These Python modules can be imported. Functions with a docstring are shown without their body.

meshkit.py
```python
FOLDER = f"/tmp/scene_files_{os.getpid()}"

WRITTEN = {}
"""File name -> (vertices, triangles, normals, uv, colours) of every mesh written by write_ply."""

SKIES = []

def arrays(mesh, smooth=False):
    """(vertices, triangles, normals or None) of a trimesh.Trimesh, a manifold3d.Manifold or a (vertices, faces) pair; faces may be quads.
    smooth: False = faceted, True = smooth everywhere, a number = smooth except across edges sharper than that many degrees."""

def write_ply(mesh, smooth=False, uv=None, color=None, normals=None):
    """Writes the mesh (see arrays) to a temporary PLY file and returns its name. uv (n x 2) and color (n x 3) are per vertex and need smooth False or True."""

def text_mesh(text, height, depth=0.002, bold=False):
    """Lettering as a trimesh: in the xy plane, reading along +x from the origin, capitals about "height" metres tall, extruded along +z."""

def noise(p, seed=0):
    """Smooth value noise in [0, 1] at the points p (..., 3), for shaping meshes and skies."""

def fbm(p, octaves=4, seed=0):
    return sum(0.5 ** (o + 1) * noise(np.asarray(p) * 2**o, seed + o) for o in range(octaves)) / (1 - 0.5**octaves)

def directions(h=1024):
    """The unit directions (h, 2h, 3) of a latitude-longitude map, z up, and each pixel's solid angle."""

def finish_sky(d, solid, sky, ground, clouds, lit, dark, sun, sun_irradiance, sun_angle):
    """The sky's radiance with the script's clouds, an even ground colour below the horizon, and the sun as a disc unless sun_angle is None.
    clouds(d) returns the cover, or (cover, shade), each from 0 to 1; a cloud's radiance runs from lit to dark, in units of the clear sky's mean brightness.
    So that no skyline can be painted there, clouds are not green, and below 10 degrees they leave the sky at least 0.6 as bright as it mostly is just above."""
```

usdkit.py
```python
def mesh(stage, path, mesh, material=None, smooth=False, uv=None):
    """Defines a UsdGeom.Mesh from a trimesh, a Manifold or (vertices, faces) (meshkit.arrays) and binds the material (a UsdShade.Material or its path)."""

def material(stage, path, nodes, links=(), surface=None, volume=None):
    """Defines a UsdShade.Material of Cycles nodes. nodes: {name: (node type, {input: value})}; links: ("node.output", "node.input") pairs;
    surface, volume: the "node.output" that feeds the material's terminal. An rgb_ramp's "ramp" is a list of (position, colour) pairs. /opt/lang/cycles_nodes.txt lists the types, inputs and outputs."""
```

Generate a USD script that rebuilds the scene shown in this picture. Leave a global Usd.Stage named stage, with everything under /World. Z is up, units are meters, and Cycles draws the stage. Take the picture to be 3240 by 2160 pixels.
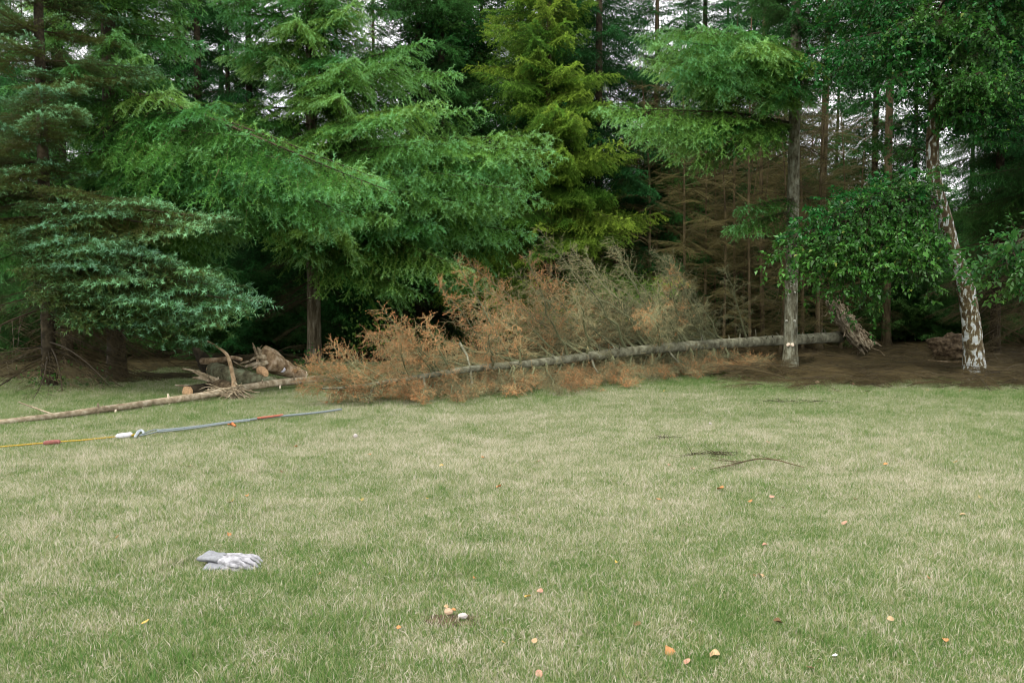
import math
import numpy as np
import trimesh
import manifold3d
import usdkit
from meshkit import noise, fbm
from pxr import Usd, UsdGeom, UsdLux, UsdShade, Gf, Sdf, Vt

stage = Usd.Stage.CreateInMemory()
UsdGeom.SetStageUpAxis(stage, 'Z')
world = UsdGeom.Xform.Define(stage, '/World')
stage.SetDefaultPrim(world.GetPrim())
PI = math.pi

# ------------------------------------------------------------------ camera, sky, sun, exposure
FPX, HOR, EYE = 3000.0, 900.0, 1.6           # focal length in pixels of the 3240 px wide photograph, horizon row, eye height
PITCH = math.atan((1080 - HOR) / FPX)
EXPOSURE = 0.92
SKY_STRENGTH = 0.125
SUN_INTENSITY, SUN_ANGLE = 0.40, 12.0
SUN_DIR = np.array([-0.45, -0.55, 0.95]); SUN_DIR /= np.linalg.norm(SUN_DIR)

cam = UsdGeom.Camera.Define(stage, '/World/camera')
cam.CreateHorizontalApertureAttr(36.0)
cam.CreateVerticalApertureAttr(24.0)
cam.CreateFocalLengthAttr(36.0 * FPX / 3240)
cam.CreateFStopAttr(0.0)
cam.CreateExposureAttr(EXPOSURE)
cam.AddTranslateOp().Set(Gf.Vec3d(0, 0, EYE))
cam.AddRotateXOp().Set(90 - math.degrees(PITCH))

elev, rot = math.asin(SUN_DIR[2]), math.atan2(SUN_DIR[0], SUN_DIR[1])
LK = '/World/Looks'
UsdGeom.Scope.Define(stage, LK)
skymat = usdkit.material(stage, LK + '/sky', {
    'sky': ('sky_texture', {'sky_type': 'single_scattering', 'sun_disc': False, 'sun_elevation': elev, 'sun_rotation': rot}),
    'tc': ('texture_coordinate', {}),
    'n': ('noise_texture', {'scale': 2.2, 'detail': 5.0, 'roughness': 0.6}),
    'r': ('rgb_ramp', {'ramp': [(0.30, (0.82, 0.82, 0.82)), (0.62, (1, 1, 1))]}),
    'm': ('mix_color', {'b': (9.6, 9.6, 9.7)}),
    'bg': ('background_shader', {'strength': SKY_STRENGTH}),
}, [('tc.generated', 'n.vector'), ('n.fac', 'r.fac'), ('r.color', 'm.fac'), ('sky.color', 'm.a'), ('m.result', 'bg.color')], surface='bg.background')
dome = UsdLux.DomeLight.Define(stage, '/World/sky')
dome.CreateIntensityAttr(1.0)
UsdShade.MaterialBindingAPI.Apply(dome.GetPrim()).Bind(skymat)
dome.GetPrim().SetCustomDataByKey('kind', 'structure')
sun = UsdLux.DistantLight.Define(stage, '/World/sun')
sun.CreateNormalizeAttr(True)
sun.CreateIntensityAttr(SUN_INTENSITY)
sun.CreateAngleAttr(SUN_ANGLE)
sun.CreateColorAttr(Gf.Vec3f(1.0, 0.95, 0.87))
_q = Gf.Rotation(Gf.Vec3d(0, 0, 1), Gf.Vec3d(*map(float, SUN_DIR)))
sun.AddTransformOp().Set(Gf.Matrix4d().SetRotate(_q))

# ------------------------------------------------------------------ where a thing of the photograph stands in the place
def ray(px, py):
    x, up = (px - 1620) / FPX, (1080 - py) / FPX
    c, s = math.cos(PITCH), math.sin(PITCH)
    return np.array([x, c + s * up, up * c - s])

def G(px, py, z=0.0):
    d = ray(px, py)
    return np.array([0, 0, EYE]) + d * (z - EYE) / d[2]

def A(px, py, Y):
    d = ray(px, py)
    return np.array([0, 0, EYE]) + d * Y / d[1]

# ------------------------------------------------------------------ mesh helpers
def unit(v):
    v = np.asarray(v, float)
    return v / np.maximum(np.linalg.norm(v, axis=-1, keepdims=True), 1e-9)

def frame(d):
    d = unit(d)
    ref = np.where(np.abs(d[..., 2:3]) < 0.9, np.array([0, 0, 1.0]), np.array([1.0, 0, 0]))
    a = unit(np.cross(d, ref))
    return d, a, np.cross(d, a)

class MB:
    def __init__(self):
        self.v, self.f, self.t, self.n = [], [], [], 0
    def add(self, v, f, tone=0.5):
        v = np.asarray(v, float)
        self.v.append(v); self.f.append(np.asarray(f, int) + self.n)
        self.t.append(np.broadcast_to(np.asarray(tone, float), (len(v),)))
        self.n += len(v)
    def tube(self, P, R, sides=6, caps=True, tone=0.5, rough=0.0, seed=0, fr=6.0):
        P = np.asarray(P, float); n = len(P)
        T = np.gradient(P, axis=0); T = unit(T)
        a = np.cross(T[0], [0, 0, 1.0] if abs(T[0][2]) < 0.9 else [1.0, 0, 0]); a /= np.linalg.norm(a)
        Aa = [a]
        for i in range(1, n):
            a = Aa[-1] - T[i] * np.dot(Aa[-1], T[i]); Aa.append(a / np.linalg.norm(a))
        Aa = np.array(Aa); Bb = np.cross(T, Aa)
        R = np.broadcast_to(R, (n,)).astype(float)
        ang = np.arange(sides) * 2 * PI / sides
        rad = R[:, None] * np.ones(sides)
        ringdir = np.cos(ang)[None, :, None] * Aa[:, None] + np.sin(ang)[None, :, None] * Bb[:, None]
        if rough:
            q = P[:, None] + ringdir * rad[..., None]
            rad = rad * (1 + rough * 2 * (fbm(q * fr, 3, seed) - 0.5))
        V = P[:, None] + ringdir * rad[..., None]
        i, j = np.meshgrid(np.arange(n - 1), np.arange(sides), indexing='ij')
        q = np.stack([i * sides + j, (i + 1) * sides + j, (i + 1) * sides + (j + 1) % sides, i * sides + (j + 1) % sides], -1).reshape(-1, 4)
        F = np.vstack([q[:, [0, 2, 1]], q[:, [0, 3, 2]]])
        V = V.reshape(-1, 3)
        if caps:
            c0, c1 = len(V), len(V) + 1
            V = np.vstack([V, P[0], P[-1]])
            k = np.arange(sides)
            F = np.vstack([F, np.stack([np.full(sides, c0), (k + 1) % sides, k], 1),
                           np.stack([np.full(sides, c1), (n - 1) * sides + k, (n - 1) * sides + (k + 1) % sides], 1)])
        tone = np.broadcast_to(tone, (n,)) if np.ndim(tone) else np.full(n, tone)
        tt = np.repeat(tone, sides)
        if caps: tt = np.concatenate([tt, [tone[0], tone[-1]]])
        self.add(V, F, tt)
    def cones(self, P0, P1, r, tone=0.5):
        """straight tapered twigs, three faces each"""
        P0, P1 = np.atleast_2d(P0), np.atleast_2d(P1); n = len(P0)
        if not n: return
        d, a, b = frame(P1 - P0)
        r = np.broadcast_to(r, (n,))[:, None]
        V = np.stack([P0 + a * r, P0 + (-0.5 * a + 0.866 * b) * r, P0 + (-0.5 * a - 0.866 * b) * r, P1], 1)
        k = np.arange(n)[:, None, None] * 4
        F = (k + np.array([[0, 1, 3], [1, 2, 3], [2, 0, 3]])).reshape(-1, 3)
        self.add(V.reshape(-1, 3), F, np.repeat(np.broadcast_to(tone, (n,)), 4))
    def needles(self, P0, P1, rng, k=12, nl=0.02, nw=0.004, tone=0.5, lean=0.75):
        P0, P1 = np.atleast_2d(P0), np.atleast_2d(P1); n = len(P0)
        if not n: return
        d, a, b = frame(P1 - P0)
        u = (np.arange(k)[None] + rng.random((n, k))) / k
        th = rng.random((n, k)) * 2 * PI
        base = P0[:, None] + (P1 - P0)[:, None] * u[..., None]
        rad = np.cos(th)[..., None] * a[:, None] + np.sin(th)[..., None] * b[:, None]
        dr = unit(rad + lean * d[:, None] + 0.25 * rng.normal(size=(n, k, 3)))
        w = unit(np.cross(dr, d[:, None] + 0.6 * rng.normal(size=(n, k, 3)))) * nw * 0.5
        ln = nl * (0.7 + 0.6 * rng.random((n, k)))[..., None]
        V = np.stack([base + w, base - w, base + dr * ln], 2)
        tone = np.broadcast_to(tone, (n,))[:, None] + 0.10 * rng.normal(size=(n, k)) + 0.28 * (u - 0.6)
        self.add(V.reshape(-1, 3), np.arange(n * k * 3).reshape(-1, 3), np.repeat(np.clip(tone, 0, 1).ravel(), 3))
    def leaves(self, C, D, N, size, tone=0.5, wide=0.6, fold=0.18):
        """leaf from C along D with normal N: a blade folded at its midrib"""
        n = len(C)
        D = unit(D); S = unit(np.cross(D, N)); N = np.cross(S, D)
        size = np.broadcast_to(size, (n,))[:, None]
        V = np.stack([C, C + D * size * 0.45 + S * size * wide * 0.5 + N * size * fold, C + D * size - N * size * 0.1, C + D * size * 0.45 - S * size * wide * 0.5 + N * size * fold], 1)
        k = np.arange(n)[:, None, None] * 4
        F = (k + np.array([[0, 1, 2], [0, 2, 3]])).reshape(-1, 3)
        self.add(V.reshape(-1, 3), F, np.repeat(np.broadcast_to(tone, (n,)), 4))
    def merge(self, other, M=None):
        v, f, t = other.arrays()
        if M is not None: v = v @ M[:3, :3].T + M[:3, 3]
        self.add(v, f, t)
    def arrays(self):
        if not self.v: return np.zeros((0, 3)), np.zeros((0, 3), int), np.zeros(0)
        return np.vstack(self.v), np.vstack(self.f), np.concatenate(self.t)

USED = {}
def fresh(parent, name):
    k = (str(parent), name)
    USED[k] = USED.get(k, -1) + 1
    return f'{parent}/{name}' + (f'_{USED[k]:03d}' if USED[k] else '')

def tag(prim, label=None, cat=None, group=None, kind=None):
    for k, v in (('label', label), ('category', cat), ('group', group), ('kind', kind)):
        if v: prim.SetCustomDataByKey(k, v)
    return prim

def put(name, mb, mat, parent='/World', smooth=False, **kw):
    """one Mesh prim from an MB (with its tones), a trimesh or (vertices, faces)"""
    path = fresh(parent, name)
    if isinstance(mb, MB):
        v, f, t = mb.arrays()
        if smooth:
            m = usdkit.mesh(stage, path, (v, f), mat, smooth=True)
        else:
            m = usdkit.mesh(stage, path, (v, f), mat)
        pv = UsdGeom.PrimvarsAPI(m).CreatePrimvar('tone', Sdf.ValueTypeNames.FloatArray, 'vertex')
        pv.Set(Vt.FloatArray.FromNumpy(t.astype(np.float32)))
    else:
        m = usdkit.mesh(stage, path, mb, mat, smooth=smooth)
    tag(m.GetPrim(), **kw)
    return m.GetPrim()

def thing(name, loc=(0, 0, 0), rz=0.0, **kw):
    x = UsdGeom.Xform.Define(stage, fresh('/World', name))
    x.AddTranslateOp().Set(Gf.Vec3d(*map(float, loc)))
    if rz: x.AddRotateZOp().Set(float(rz))
    return tag(x.GetPrim(), **kw)

def instance(name, source, M, parent='/World', **kw):
    x = UsdGeom.Xform.Define(stage, fresh(parent, name))
    x.AddTransformOp().Set(Gf.Matrix4d(*np.asarray(M, float).T.ravel().tolist()))
    x.GetPrim().GetReferences().AddInternalReference(source)
    x.GetPrim().SetInstanceable(True)
    return tag(x.GetPrim(), **kw)

def source(name):
    return stage.CreateClassPrim('/World/' + name)

def mat4(R=np.eye(3), t=(0, 0, 0), s=1.0):
    M = np.eye(4); M[:3, :3] = np.asarray(R) * s; M[:3, 3] = t
    return M

def rotz(a):
    c, s = math.cos(a), math.sin(a)
    return np.array([[c, -s, 0], [s, c, 0], [0, 0, 1.0]])
def roty(a):
    c, s = math.cos(a), math.sin(a)
    return np.array([[c, 0, s], [0, 1, 0], [-s, 0, c]])
def rotx(a):
    c, s = math.cos(a), math.sin(a)
    return np.array([[1, 0, 0], [0, c, -s], [0, s, c]])

# ------------------------------------------------------------------ materials
def tone_mat(name, ramp, rough=0.7, trans=0.0, spec=0.25, vary=0.25, nscale=1.2, tcol=None):
    """colour by the mesh's tone (inner to tip), varied by a slow noise through the place"""
    nodes = {'a': ('attribute', {'attribute': 'tone'}), 'r': ('rgb_ramp', {'ramp': ramp}),
             'g': ('geometry', {}), 'n': ('noise_texture', {'scale': nscale, 'detail': 3.0}),
             'mr': ('map_range', {'from_min': 0.3, 'from_max': 0.7, 'to_min': 1 - vary, 'to_max': 1 + vary}),
             'oi': ('object_info', {}), 'om': ('map_range', {'from_min': 0.0, 'from_max': 1.0, 'to_min': 0.72, 'to_max': 1.28}), 'mm': ('math', {'math_type': 'multiply'}),
             'mu': ('vector_math', {'math_type': 'scale'}),
             'p': ('principled_bsdf', {'roughness': rough, 'specular_ior_level': spec})}
    links = [('a.fac', 'r.fac'), ('g.position', 'n.vector'), ('n.fac', 'mr.value'), ('r.color', 'mu.vector1'), ('oi.random', 'om.value'), ('mr.result', 'mm.value1'), ('om.result', 'mm.value2'), ('mm.value', 'mu.scale'), ('mu.vector', 'p.base_color')]
    surf = 'p.BSDF'
    if trans:
        nodes['hs'] = ('hsv', {'saturation': 1.0}); nodes['hr'] = ('map_range', {'from_min': 0.0, 'from_max': 1.0, 'to_min': 0.522, 'to_max': 0.470})
        links.remove(('r.color', 'mu.vector1'))
        links += [('r.color', 'hs.color'), ('oi.random', 'hr.value'), ('hr.result', 'hs.hue'), ('hs.color', 'mu.vector1')]
        nodes['t'] = ('translucent_bsdf', {'color': tcol or ramp[-1][1]})
        nodes['x'] = ('mix_closure', {'fac': trans})
        links += [('mu.vector', 't.color'), ('p.BSDF', 'x.closure1'), ('t.BSDF', 'x.closure2')]
        surf = 'x.closure'
    return usdkit.material(stage, f'{LK}/{name}', nodes, links, surface=surf)

def bark_mat(name, c0, c1, c2, scale=(14, 14, 3), rough=0.9, bump=0.5, lo=0.35, hi=0.65):
    return usdkit.material(stage, f'{LK}/{name}', {
        'g': ('geometry', {}), 'mp': ('mapping', {'scale': scale}),
        'n': ('noise_texture', {'scale': 1.0, 'detail': 6.0, 'roughness': 0.65}),
        'n2': ('noise_texture', {'scale': 2.3, 'detail': 3.0}),
        'r': ('rgb_ramp', {'ramp': [(lo, c0), (0.5, c1), (hi, c2)]}),
        'mr': ('map_range', {'from_min': 0.3, 'from_max': 0.7, 'to_min': 0.7, 'to_max': 1.25}),
        'mu': ('vector_math', {'math_type': 'scale'}),
        'b': ('bump', {'strength': bump, 'distance': 0.02}),
        'p': ('principled_bsdf', {'roughness': rough, 'specular_ior_level': 0.2})},
        [('g.position', 'mp.vector'), ('mp.vector', 'n.vector'), ('g.position', 'n2.vector'), ('n.fac', 'r.fac'), ('n2.fac', 'mr.value'),
         ('r.color', 'mu.vector1'), ('mr.result', 'mu.scale'), ('mu.vector', 'p.base_color'), ('n.fac', 'b.height'), ('b.normal', 'p.normal')], surface='p.BSDF')

def plain(name, c, rough=0.6, spec=0.4, vary=0.2, scale=30.0, metallic=0.0):
    c = np.array(c)
    return usdkit.material(stage, f'{LK}/{name}', {
        'g': ('geometry', {}), 'n': ('noise_texture', {'scale': scale, 'detail': 4.0}),
        'r': ('rgb_ramp', {'ramp': [(0.3, tuple(c * (1 - vary))), (0.7, tuple(np.minimum(c * (1 + vary), 0.95)))]}),
        'p': ('principled_bsdf', {'roughness': rough, 'specular_ior_level': spec, 'metallic': metallic})},
        [('g.position', 'n.vector'), ('n.fac', 'r.fac'), ('r.color', 'p.base_color')], surface='p.BSDF')

M = {}
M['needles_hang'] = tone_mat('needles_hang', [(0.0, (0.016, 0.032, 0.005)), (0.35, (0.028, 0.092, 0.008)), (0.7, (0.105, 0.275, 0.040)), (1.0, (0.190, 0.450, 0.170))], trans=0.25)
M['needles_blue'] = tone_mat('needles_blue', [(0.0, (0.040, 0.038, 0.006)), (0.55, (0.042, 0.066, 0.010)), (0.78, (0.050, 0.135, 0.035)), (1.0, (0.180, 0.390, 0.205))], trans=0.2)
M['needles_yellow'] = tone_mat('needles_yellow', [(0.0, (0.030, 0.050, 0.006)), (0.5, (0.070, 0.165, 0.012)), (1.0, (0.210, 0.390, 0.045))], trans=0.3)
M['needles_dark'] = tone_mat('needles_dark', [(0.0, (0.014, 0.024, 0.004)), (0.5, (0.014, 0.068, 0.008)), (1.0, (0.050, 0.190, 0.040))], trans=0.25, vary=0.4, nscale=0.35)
M['needles_dead'] = tone_mat('needles_dead', [(0.0, (0.20, 0.080, 0.025)), (0.6, (0.38, 0.165, 0.060)), (1.0, (0.54, 0.28, 0.12))])
M['twig_dead'] = tone_mat('twig_dead', [(0.0, (0.100, 0.118, 0.060)), (0.5, (0.190, 0.180, 0.088)), (1.0, (0.33, 0.245, 0.115))], vary=0.3)
M['twig_brown'] = tone_mat('twig_brown', [(0.0, (0.030, 0.022, 0.010)), (0.5, (0.062, 0.046, 0.018)), (1.0, (0.10, 0.075, 0.030))], vary=0.35)
M['leaf_birch'] = tone_mat('leaf_birch', [(0.0, (0.008, 0.048, 0.006)), (0.6, (0.020, 0.115, 0.012)), (0.94, (0.046, 0.205, 0.034)), (1.0, (0.12, 0.19, 0.03))], rough=0.45, trans=0.3, spec=0.4)
M['leaf_bright'] = tone_mat('leaf_bright', [(0.0, (0.030, 0.120, 0.015)), (1.0, (0.085, 0.240, 0.030))], rough=0.45, trans=0.35, spec=0.4)
M['leaf_lime'] = tone_mat('leaf_lime', [(0.0, (0.020, 0.090, 0.014)), (1.0, (0.065, 0.190, 0.035))], rough=0.45, trans=0.35, spec=0.4)
M['bark'] = bark_mat('bark', (0.05, 0.04, 0.022), (0.12, 0.10, 0.06), (0.22, 0.20, 0.14))
M['bark_grey'] = bark_mat('bark_grey', (0.055, 0.050, 0.030), (0.15, 0.145, 0.095), (0.27, 0.28, 0.21), scale=(16, 16, 6), bump=0.8)
M['bark_thin'] = bark_mat('bark_thin', (0.045, 0.035, 0.018), (0.09, 0.068, 0.035), (0.14, 0.11, 0.06))
M['bark_fallen'] = bark_mat('bark_fallen', (0.075, 0.070, 0.042), (0.14, 0.138, 0.090), (0.24, 0.24, 0.165), scale=(9, 9, 9))
M['bark_pole'] = bark_mat('bark_pole', (0.13, 0.10, 0.06), (0.25, 0.20, 0.13), (0.38, 0.33, 0.24), scale=(12, 12, 12))
M['bark_moss'] = bark_mat('bark_moss', (0.06, 0.055, 0.03), (0.14, 0.13, 0.075), (0.22, 0.25, 0.15), scale=(9, 9, 9))
M['bark_log'] = bark_mat('bark_log', (0.10, 0.065, 0.035), (0.25, 0.175, 0.10), (0.42, 0.33, 0.23), scale=(9, 9, 9))
M['bark_dark'] = bark_mat('bark_dark', (0.014, 0.011, 0.006), (0.034, 0.027, 0.015), (0.07, 0.055, 0.032), scale=(9, 9, 9))
M['root'] = bark_mat('root', (0.11, 0.085, 0.05), (0.24, 0.19, 0.12), (0.40, 0.34, 0.24), scale=(12, 12, 12))
M['soil'] = bark_mat('soil', (0.030, 0.020, 0.010), (0.075, 0.052, 0.028), (0.15, 0.11, 0.065), scale=(16, 16, 16), bump=0.9)
M['clod'] = bark_mat('clod', (0.07, 0.052, 0.030), (0.20, 0.165, 0.105), (0.38, 0.33, 0.23), scale=(10, 10, 10), bump=1.0)
M['wood_cut'] = plain('wood_cut', (0.48, 0.30, 0.16), 0.8, 0.2, 0.3, 40)
M['wood_pale'] = plain('wood_pale', (0.75, 0.62, 0.48), 0.8, 0.2, 0.2, 40)
M['knot'] = plain('knot', (0.36, 0.36, 0.30), 0.8, 0.2, 0.3, 60)
M['birch_bark'] = usdkit.material(stage, LK + '/birch_bark', {
    'g': ('geometry', {}), 'mp': ('mapping', {'scale': (16, 16, 7.0)}),
    'n': ('noise_texture', {'scale': 1.0, 'detail': 4.0, 'roughness': 0.55, 'distortion': 0.5}),
    'sx': ('separate_xyz', {}),
    'h': ('map_range', {'from_min': 0.0, 'from_max': 5.0, 'to_min': -0.012, 'to_max': 0.05, 'clamp': True}),
    'ad': ('math', {'math_type': 'add'}),
    'r': ('rgb_ramp', {'ramp': [(0.435, (0.44, 0.47, 0.46)), (0.465, (0.26, 0.25, 0.17)), (0.49, (0.11, 0.085, 0.04)), (0.62, (0.06, 0.042, 0.02))]}),
    'mp2': ('mapping', {'scale': (4, 4, 40)}), 'n2': ('noise_texture', {'scale': 1.0, 'detail': 2.0}),
    'mr': ('map_range', {'from_min': 0.35, 'from_max': 0.65, 'to_min': 0.75, 'to_max': 1.1}),
    'mu': ('vector_math', {'math_type': 'scale'}),
    'b': ('bump', {'strength': 0.6, 'distance': -0.02}),
    'p': ('principled_bsdf', {'roughness': 0.8, 'specular_ior_level': 0.25})},
    [('g.position', 'mp.vector'), ('mp.vector', 'n.vector'), ('g.position', 'sx.vector'), ('sx.z', 'h.value'), ('n.fac', 'ad.value1'), ('h.result', 'ad.value2'), ('ad.value', 'r.fac'),
     ('g.position', 'mp2.vector'), ('mp2.vector', 'n2.vector'), ('n2.fac', 'mr.value'), ('r.color', 'mu.vector1'), ('mr.result', 'mu.scale'), ('mu.vector', 'p.base_color'),
     ('n.fac', 'b.height'), ('b.normal', 'p.normal')], surface='p.BSDF')

def patch_nodes():
    """the lawn's slow change from green to straw: patches of about a metre and of a hand's width"""
    return {'g': ('geometry', {}), 'n1': ('noise_texture', {'scale': 0.42, 'detail': 3.0, 'roughness': 0.6}), 'n2': ('noise_texture', {'scale': 3.3, 'detail': 3.0, 'roughness': 0.6})}, [('g.position', 'n1.vector'), ('g.position', 'n2.vector')]

_n, _l = patch_nodes()
_n.update({'a': ('attribute', {'attribute': 'tone'}),
    'w1': ('math', {'math_type': 'multiply_add', 'value2': 0.95, 'value3': -0.475}),
    'w2': ('math', {'math_type': 'multiply_add', 'value2': 0.85}),
    'w3': ('math', {'math_type': 'add'}),
    'r': ('rgb_ramp', {'ramp': [(0.0, (0.060, 0.150, 0.022)), (0.35, (0.110, 0.195, 0.045)), (0.62, (0.23, 0.26, 0.095)), (0.85, (0.41, 0.38, 0.255)), (1.0, (0.58, 0.52, 0.42))]}),
    'p': ('principled_bsdf', {'roughness': 0.6, 'specular_ior_level': 0.3}), 't': ('translucent_bsdf', {}), 'x': ('mix_closure', {'fac': 0.25})})
_l += [('n1.fac', 'w1.value1'), ('n2.fac', 'w2.value1'), ('w1.value', 'w2.value3'), ('w2.value', 'w3.value1'), ('a.fac', 'w3.value2')]
_n['w4'] = ('math', {'math_type': 'add', 'value2': -0.40})
# the middle of the lawn is worn and paler, lens vignetting painted in too
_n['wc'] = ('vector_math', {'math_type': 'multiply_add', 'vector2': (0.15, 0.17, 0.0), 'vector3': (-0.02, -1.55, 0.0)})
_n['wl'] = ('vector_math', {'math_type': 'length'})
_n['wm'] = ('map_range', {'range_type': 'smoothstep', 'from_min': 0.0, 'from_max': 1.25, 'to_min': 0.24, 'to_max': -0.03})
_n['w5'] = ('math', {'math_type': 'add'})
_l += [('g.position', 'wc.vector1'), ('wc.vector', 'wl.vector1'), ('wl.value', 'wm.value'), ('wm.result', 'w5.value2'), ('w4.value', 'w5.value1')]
_l += [('w3.value', 'w4.value1'), ('w5.value', 'r.fac'), ('r.color', 'p.base_color'), ('r.color', 't.color'), ('p.BSDF', 'x.closure1'), ('t.BSDF', 'x.closure2')]
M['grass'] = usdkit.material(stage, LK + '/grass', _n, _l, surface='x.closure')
M['lawn'] = usdkit.material(stage, LK + '/lawn', {
    'g': ('geometry', {}), 'n': ('noise_texture', {'scale': 26.0, 'detail': 6.0, 'roughness': 0.75}), 'n2': ('noise_texture', {'scale': 5.0, 'detail': 6.0, 'roughness': 0.75}),
    'n3': ('noise_texture', {'scale': 7.0, 'detail': 7.0, 'roughness': 0.7}),
    'r': ('rgb_ramp', {'ramp': [(0.3, (0.050, 0.060, 0.016)), (0.5, (0.135, 0.14, 0.05)), (0.7, (0.26, 0.225, 0.12))]}),
    'fr': ('rgb_ramp', {'ramp': [(0.3, (0.008, 0.007, 0.003)), (0.45, (0.024, 0.021, 0.008)), (0.58, (0.050, 0.040, 0.016)), (0.68, (0.040, 0.060, 0.012)), (0.78, (0.085, 0.064, 0.028))]}),
    'a': ('attribute', {'attribute': 'tone'}), 'ma': ('math', {'math_type': 'multiply_add', 'value2': 1.6, 'value3': -0.8}), 'ad': ('math', {'math_type': 'add'}),
    'ss': ('map_range', {'range_type': 'smoothstep', 'from_min': 0.3, 'from_max': 0.7, 'to_min': 0.0, 'to_max': 1.0}),
    'mx': ('mix_color', {}), 'b': ('bump', {'strength': 0.7, 'distance': 0.03}),
    'p': ('principled_bsdf', {'roughness': 0.95, 'specular_ior_level': 0.1})},
    [('g.position', 'n.vector'), ('g.position', 'n2.vector'), ('g.position', 'n3.vector'), ('n.fac', 'r.fac'), ('n3.fac', 'fr.fac'), ('n2.fac', 'ma.value1'), ('ma.value', 'ad.value1'), ('a.fac', 'ad.value2'),
     ('ad.value', 'ss.value'), ('ss.result', 'mx.fac'), ('fr.color', 'mx.a'), ('r.color', 'mx.b'), ('mx.result', 'p.base_color'), ('n.fac', 'b.height'), ('b.normal', 'p.normal')], surface='p.BSDF')
M['floor'] = usdkit.material(stage, LK + '/forest_floor', {
    'g': ('geometry', {}), 'n': ('noise_texture', {'scale': 7.0, 'detail': 7.0, 'roughness': 0.7}),
    'r': ('rgb_ramp', {'ramp': [(0.3, (0.010, 0.008, 0.004)), (0.45, (0.030, 0.026, 0.010)), (0.58, (0.070, 0.052, 0.022)), (0.68, (0.040, 0.060, 0.014)), (0.78, (0.11, 0.08, 0.035))]}),
    'b': ('bump', {'strength': 0.8, 'distance': 0.05}),
    'p': ('principled_bsdf', {'roughness': 0.95, 'specular_ior_level': 0.1})},
    [('g.position', 'n.vector'), ('n.fac', 'r.fac'), ('r.color', 'p.base_color'), ('n.fac', 'b.height'), ('b.normal', 'p.normal')], surface='p.BSDF')
M['glove'] = plain('glove_leather', (0.29, 0.285, 0.30), 0.9, 0.15, 0.38, 38)
M['glove_cuff'] = plain('glove_cuff', (0.21, 0.215, 0.225), 0.9, 0.2, 0.2, 60)
M['sling'] = plain('sling_webbing', (0.17, 0.20, 0.20), 0.75, 0.3, 0.25, 80)
M['tape'] = plain('red_tape', (0.36, 0.11, 0.07), 0.6, 0.3, 0.2)
M['tag'] = plain('orange_tag', (0.45, 0.14, 0.04), 0.6)
M['steel'] = plain('steel', (0.45, 0.49, 0.52), 0.4, 0.5, 0.15, 40, metallic=0.3)
M['white_sleeve'] = plain('white_sleeve', (0.62, 0.60, 0.64), 0.5, 0.4, 0.06)
M['yellow_rope'] = plain('yellow_rope', (0.34, 0.23, 0.03), 0.8, 0.2, 0.35, 120)
M['red_handle'] = plain('red_handle', (0.22, 0.075, 0.06), 0.6, 0.4, 0.25)
M['stone_tan'] = plain('stone_tan', (0.42, 0.30, 0.20), 0.85, 0.2, 0.2)
M['stone_white'] = plain('stone_white', (0.40, 0.36, 0.34), 0.8, 0.3, 0.1)
M['dry_leaf'] = {c: plain('dry_leaf_' + c, rgb, 0.7, 0.3, 0.25, 50) for c, rgb in dict(orange=(0.38, 0.18, 0.065), tan=(0.38, 0.26, 0.14), pink=(0.38, 0.21, 0.14), yellow=(0.46, 0.31, 0.07), brown=(0.13, 0.075, 0.03), white=(0.55, 0.55, 0.54)).items()}

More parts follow.
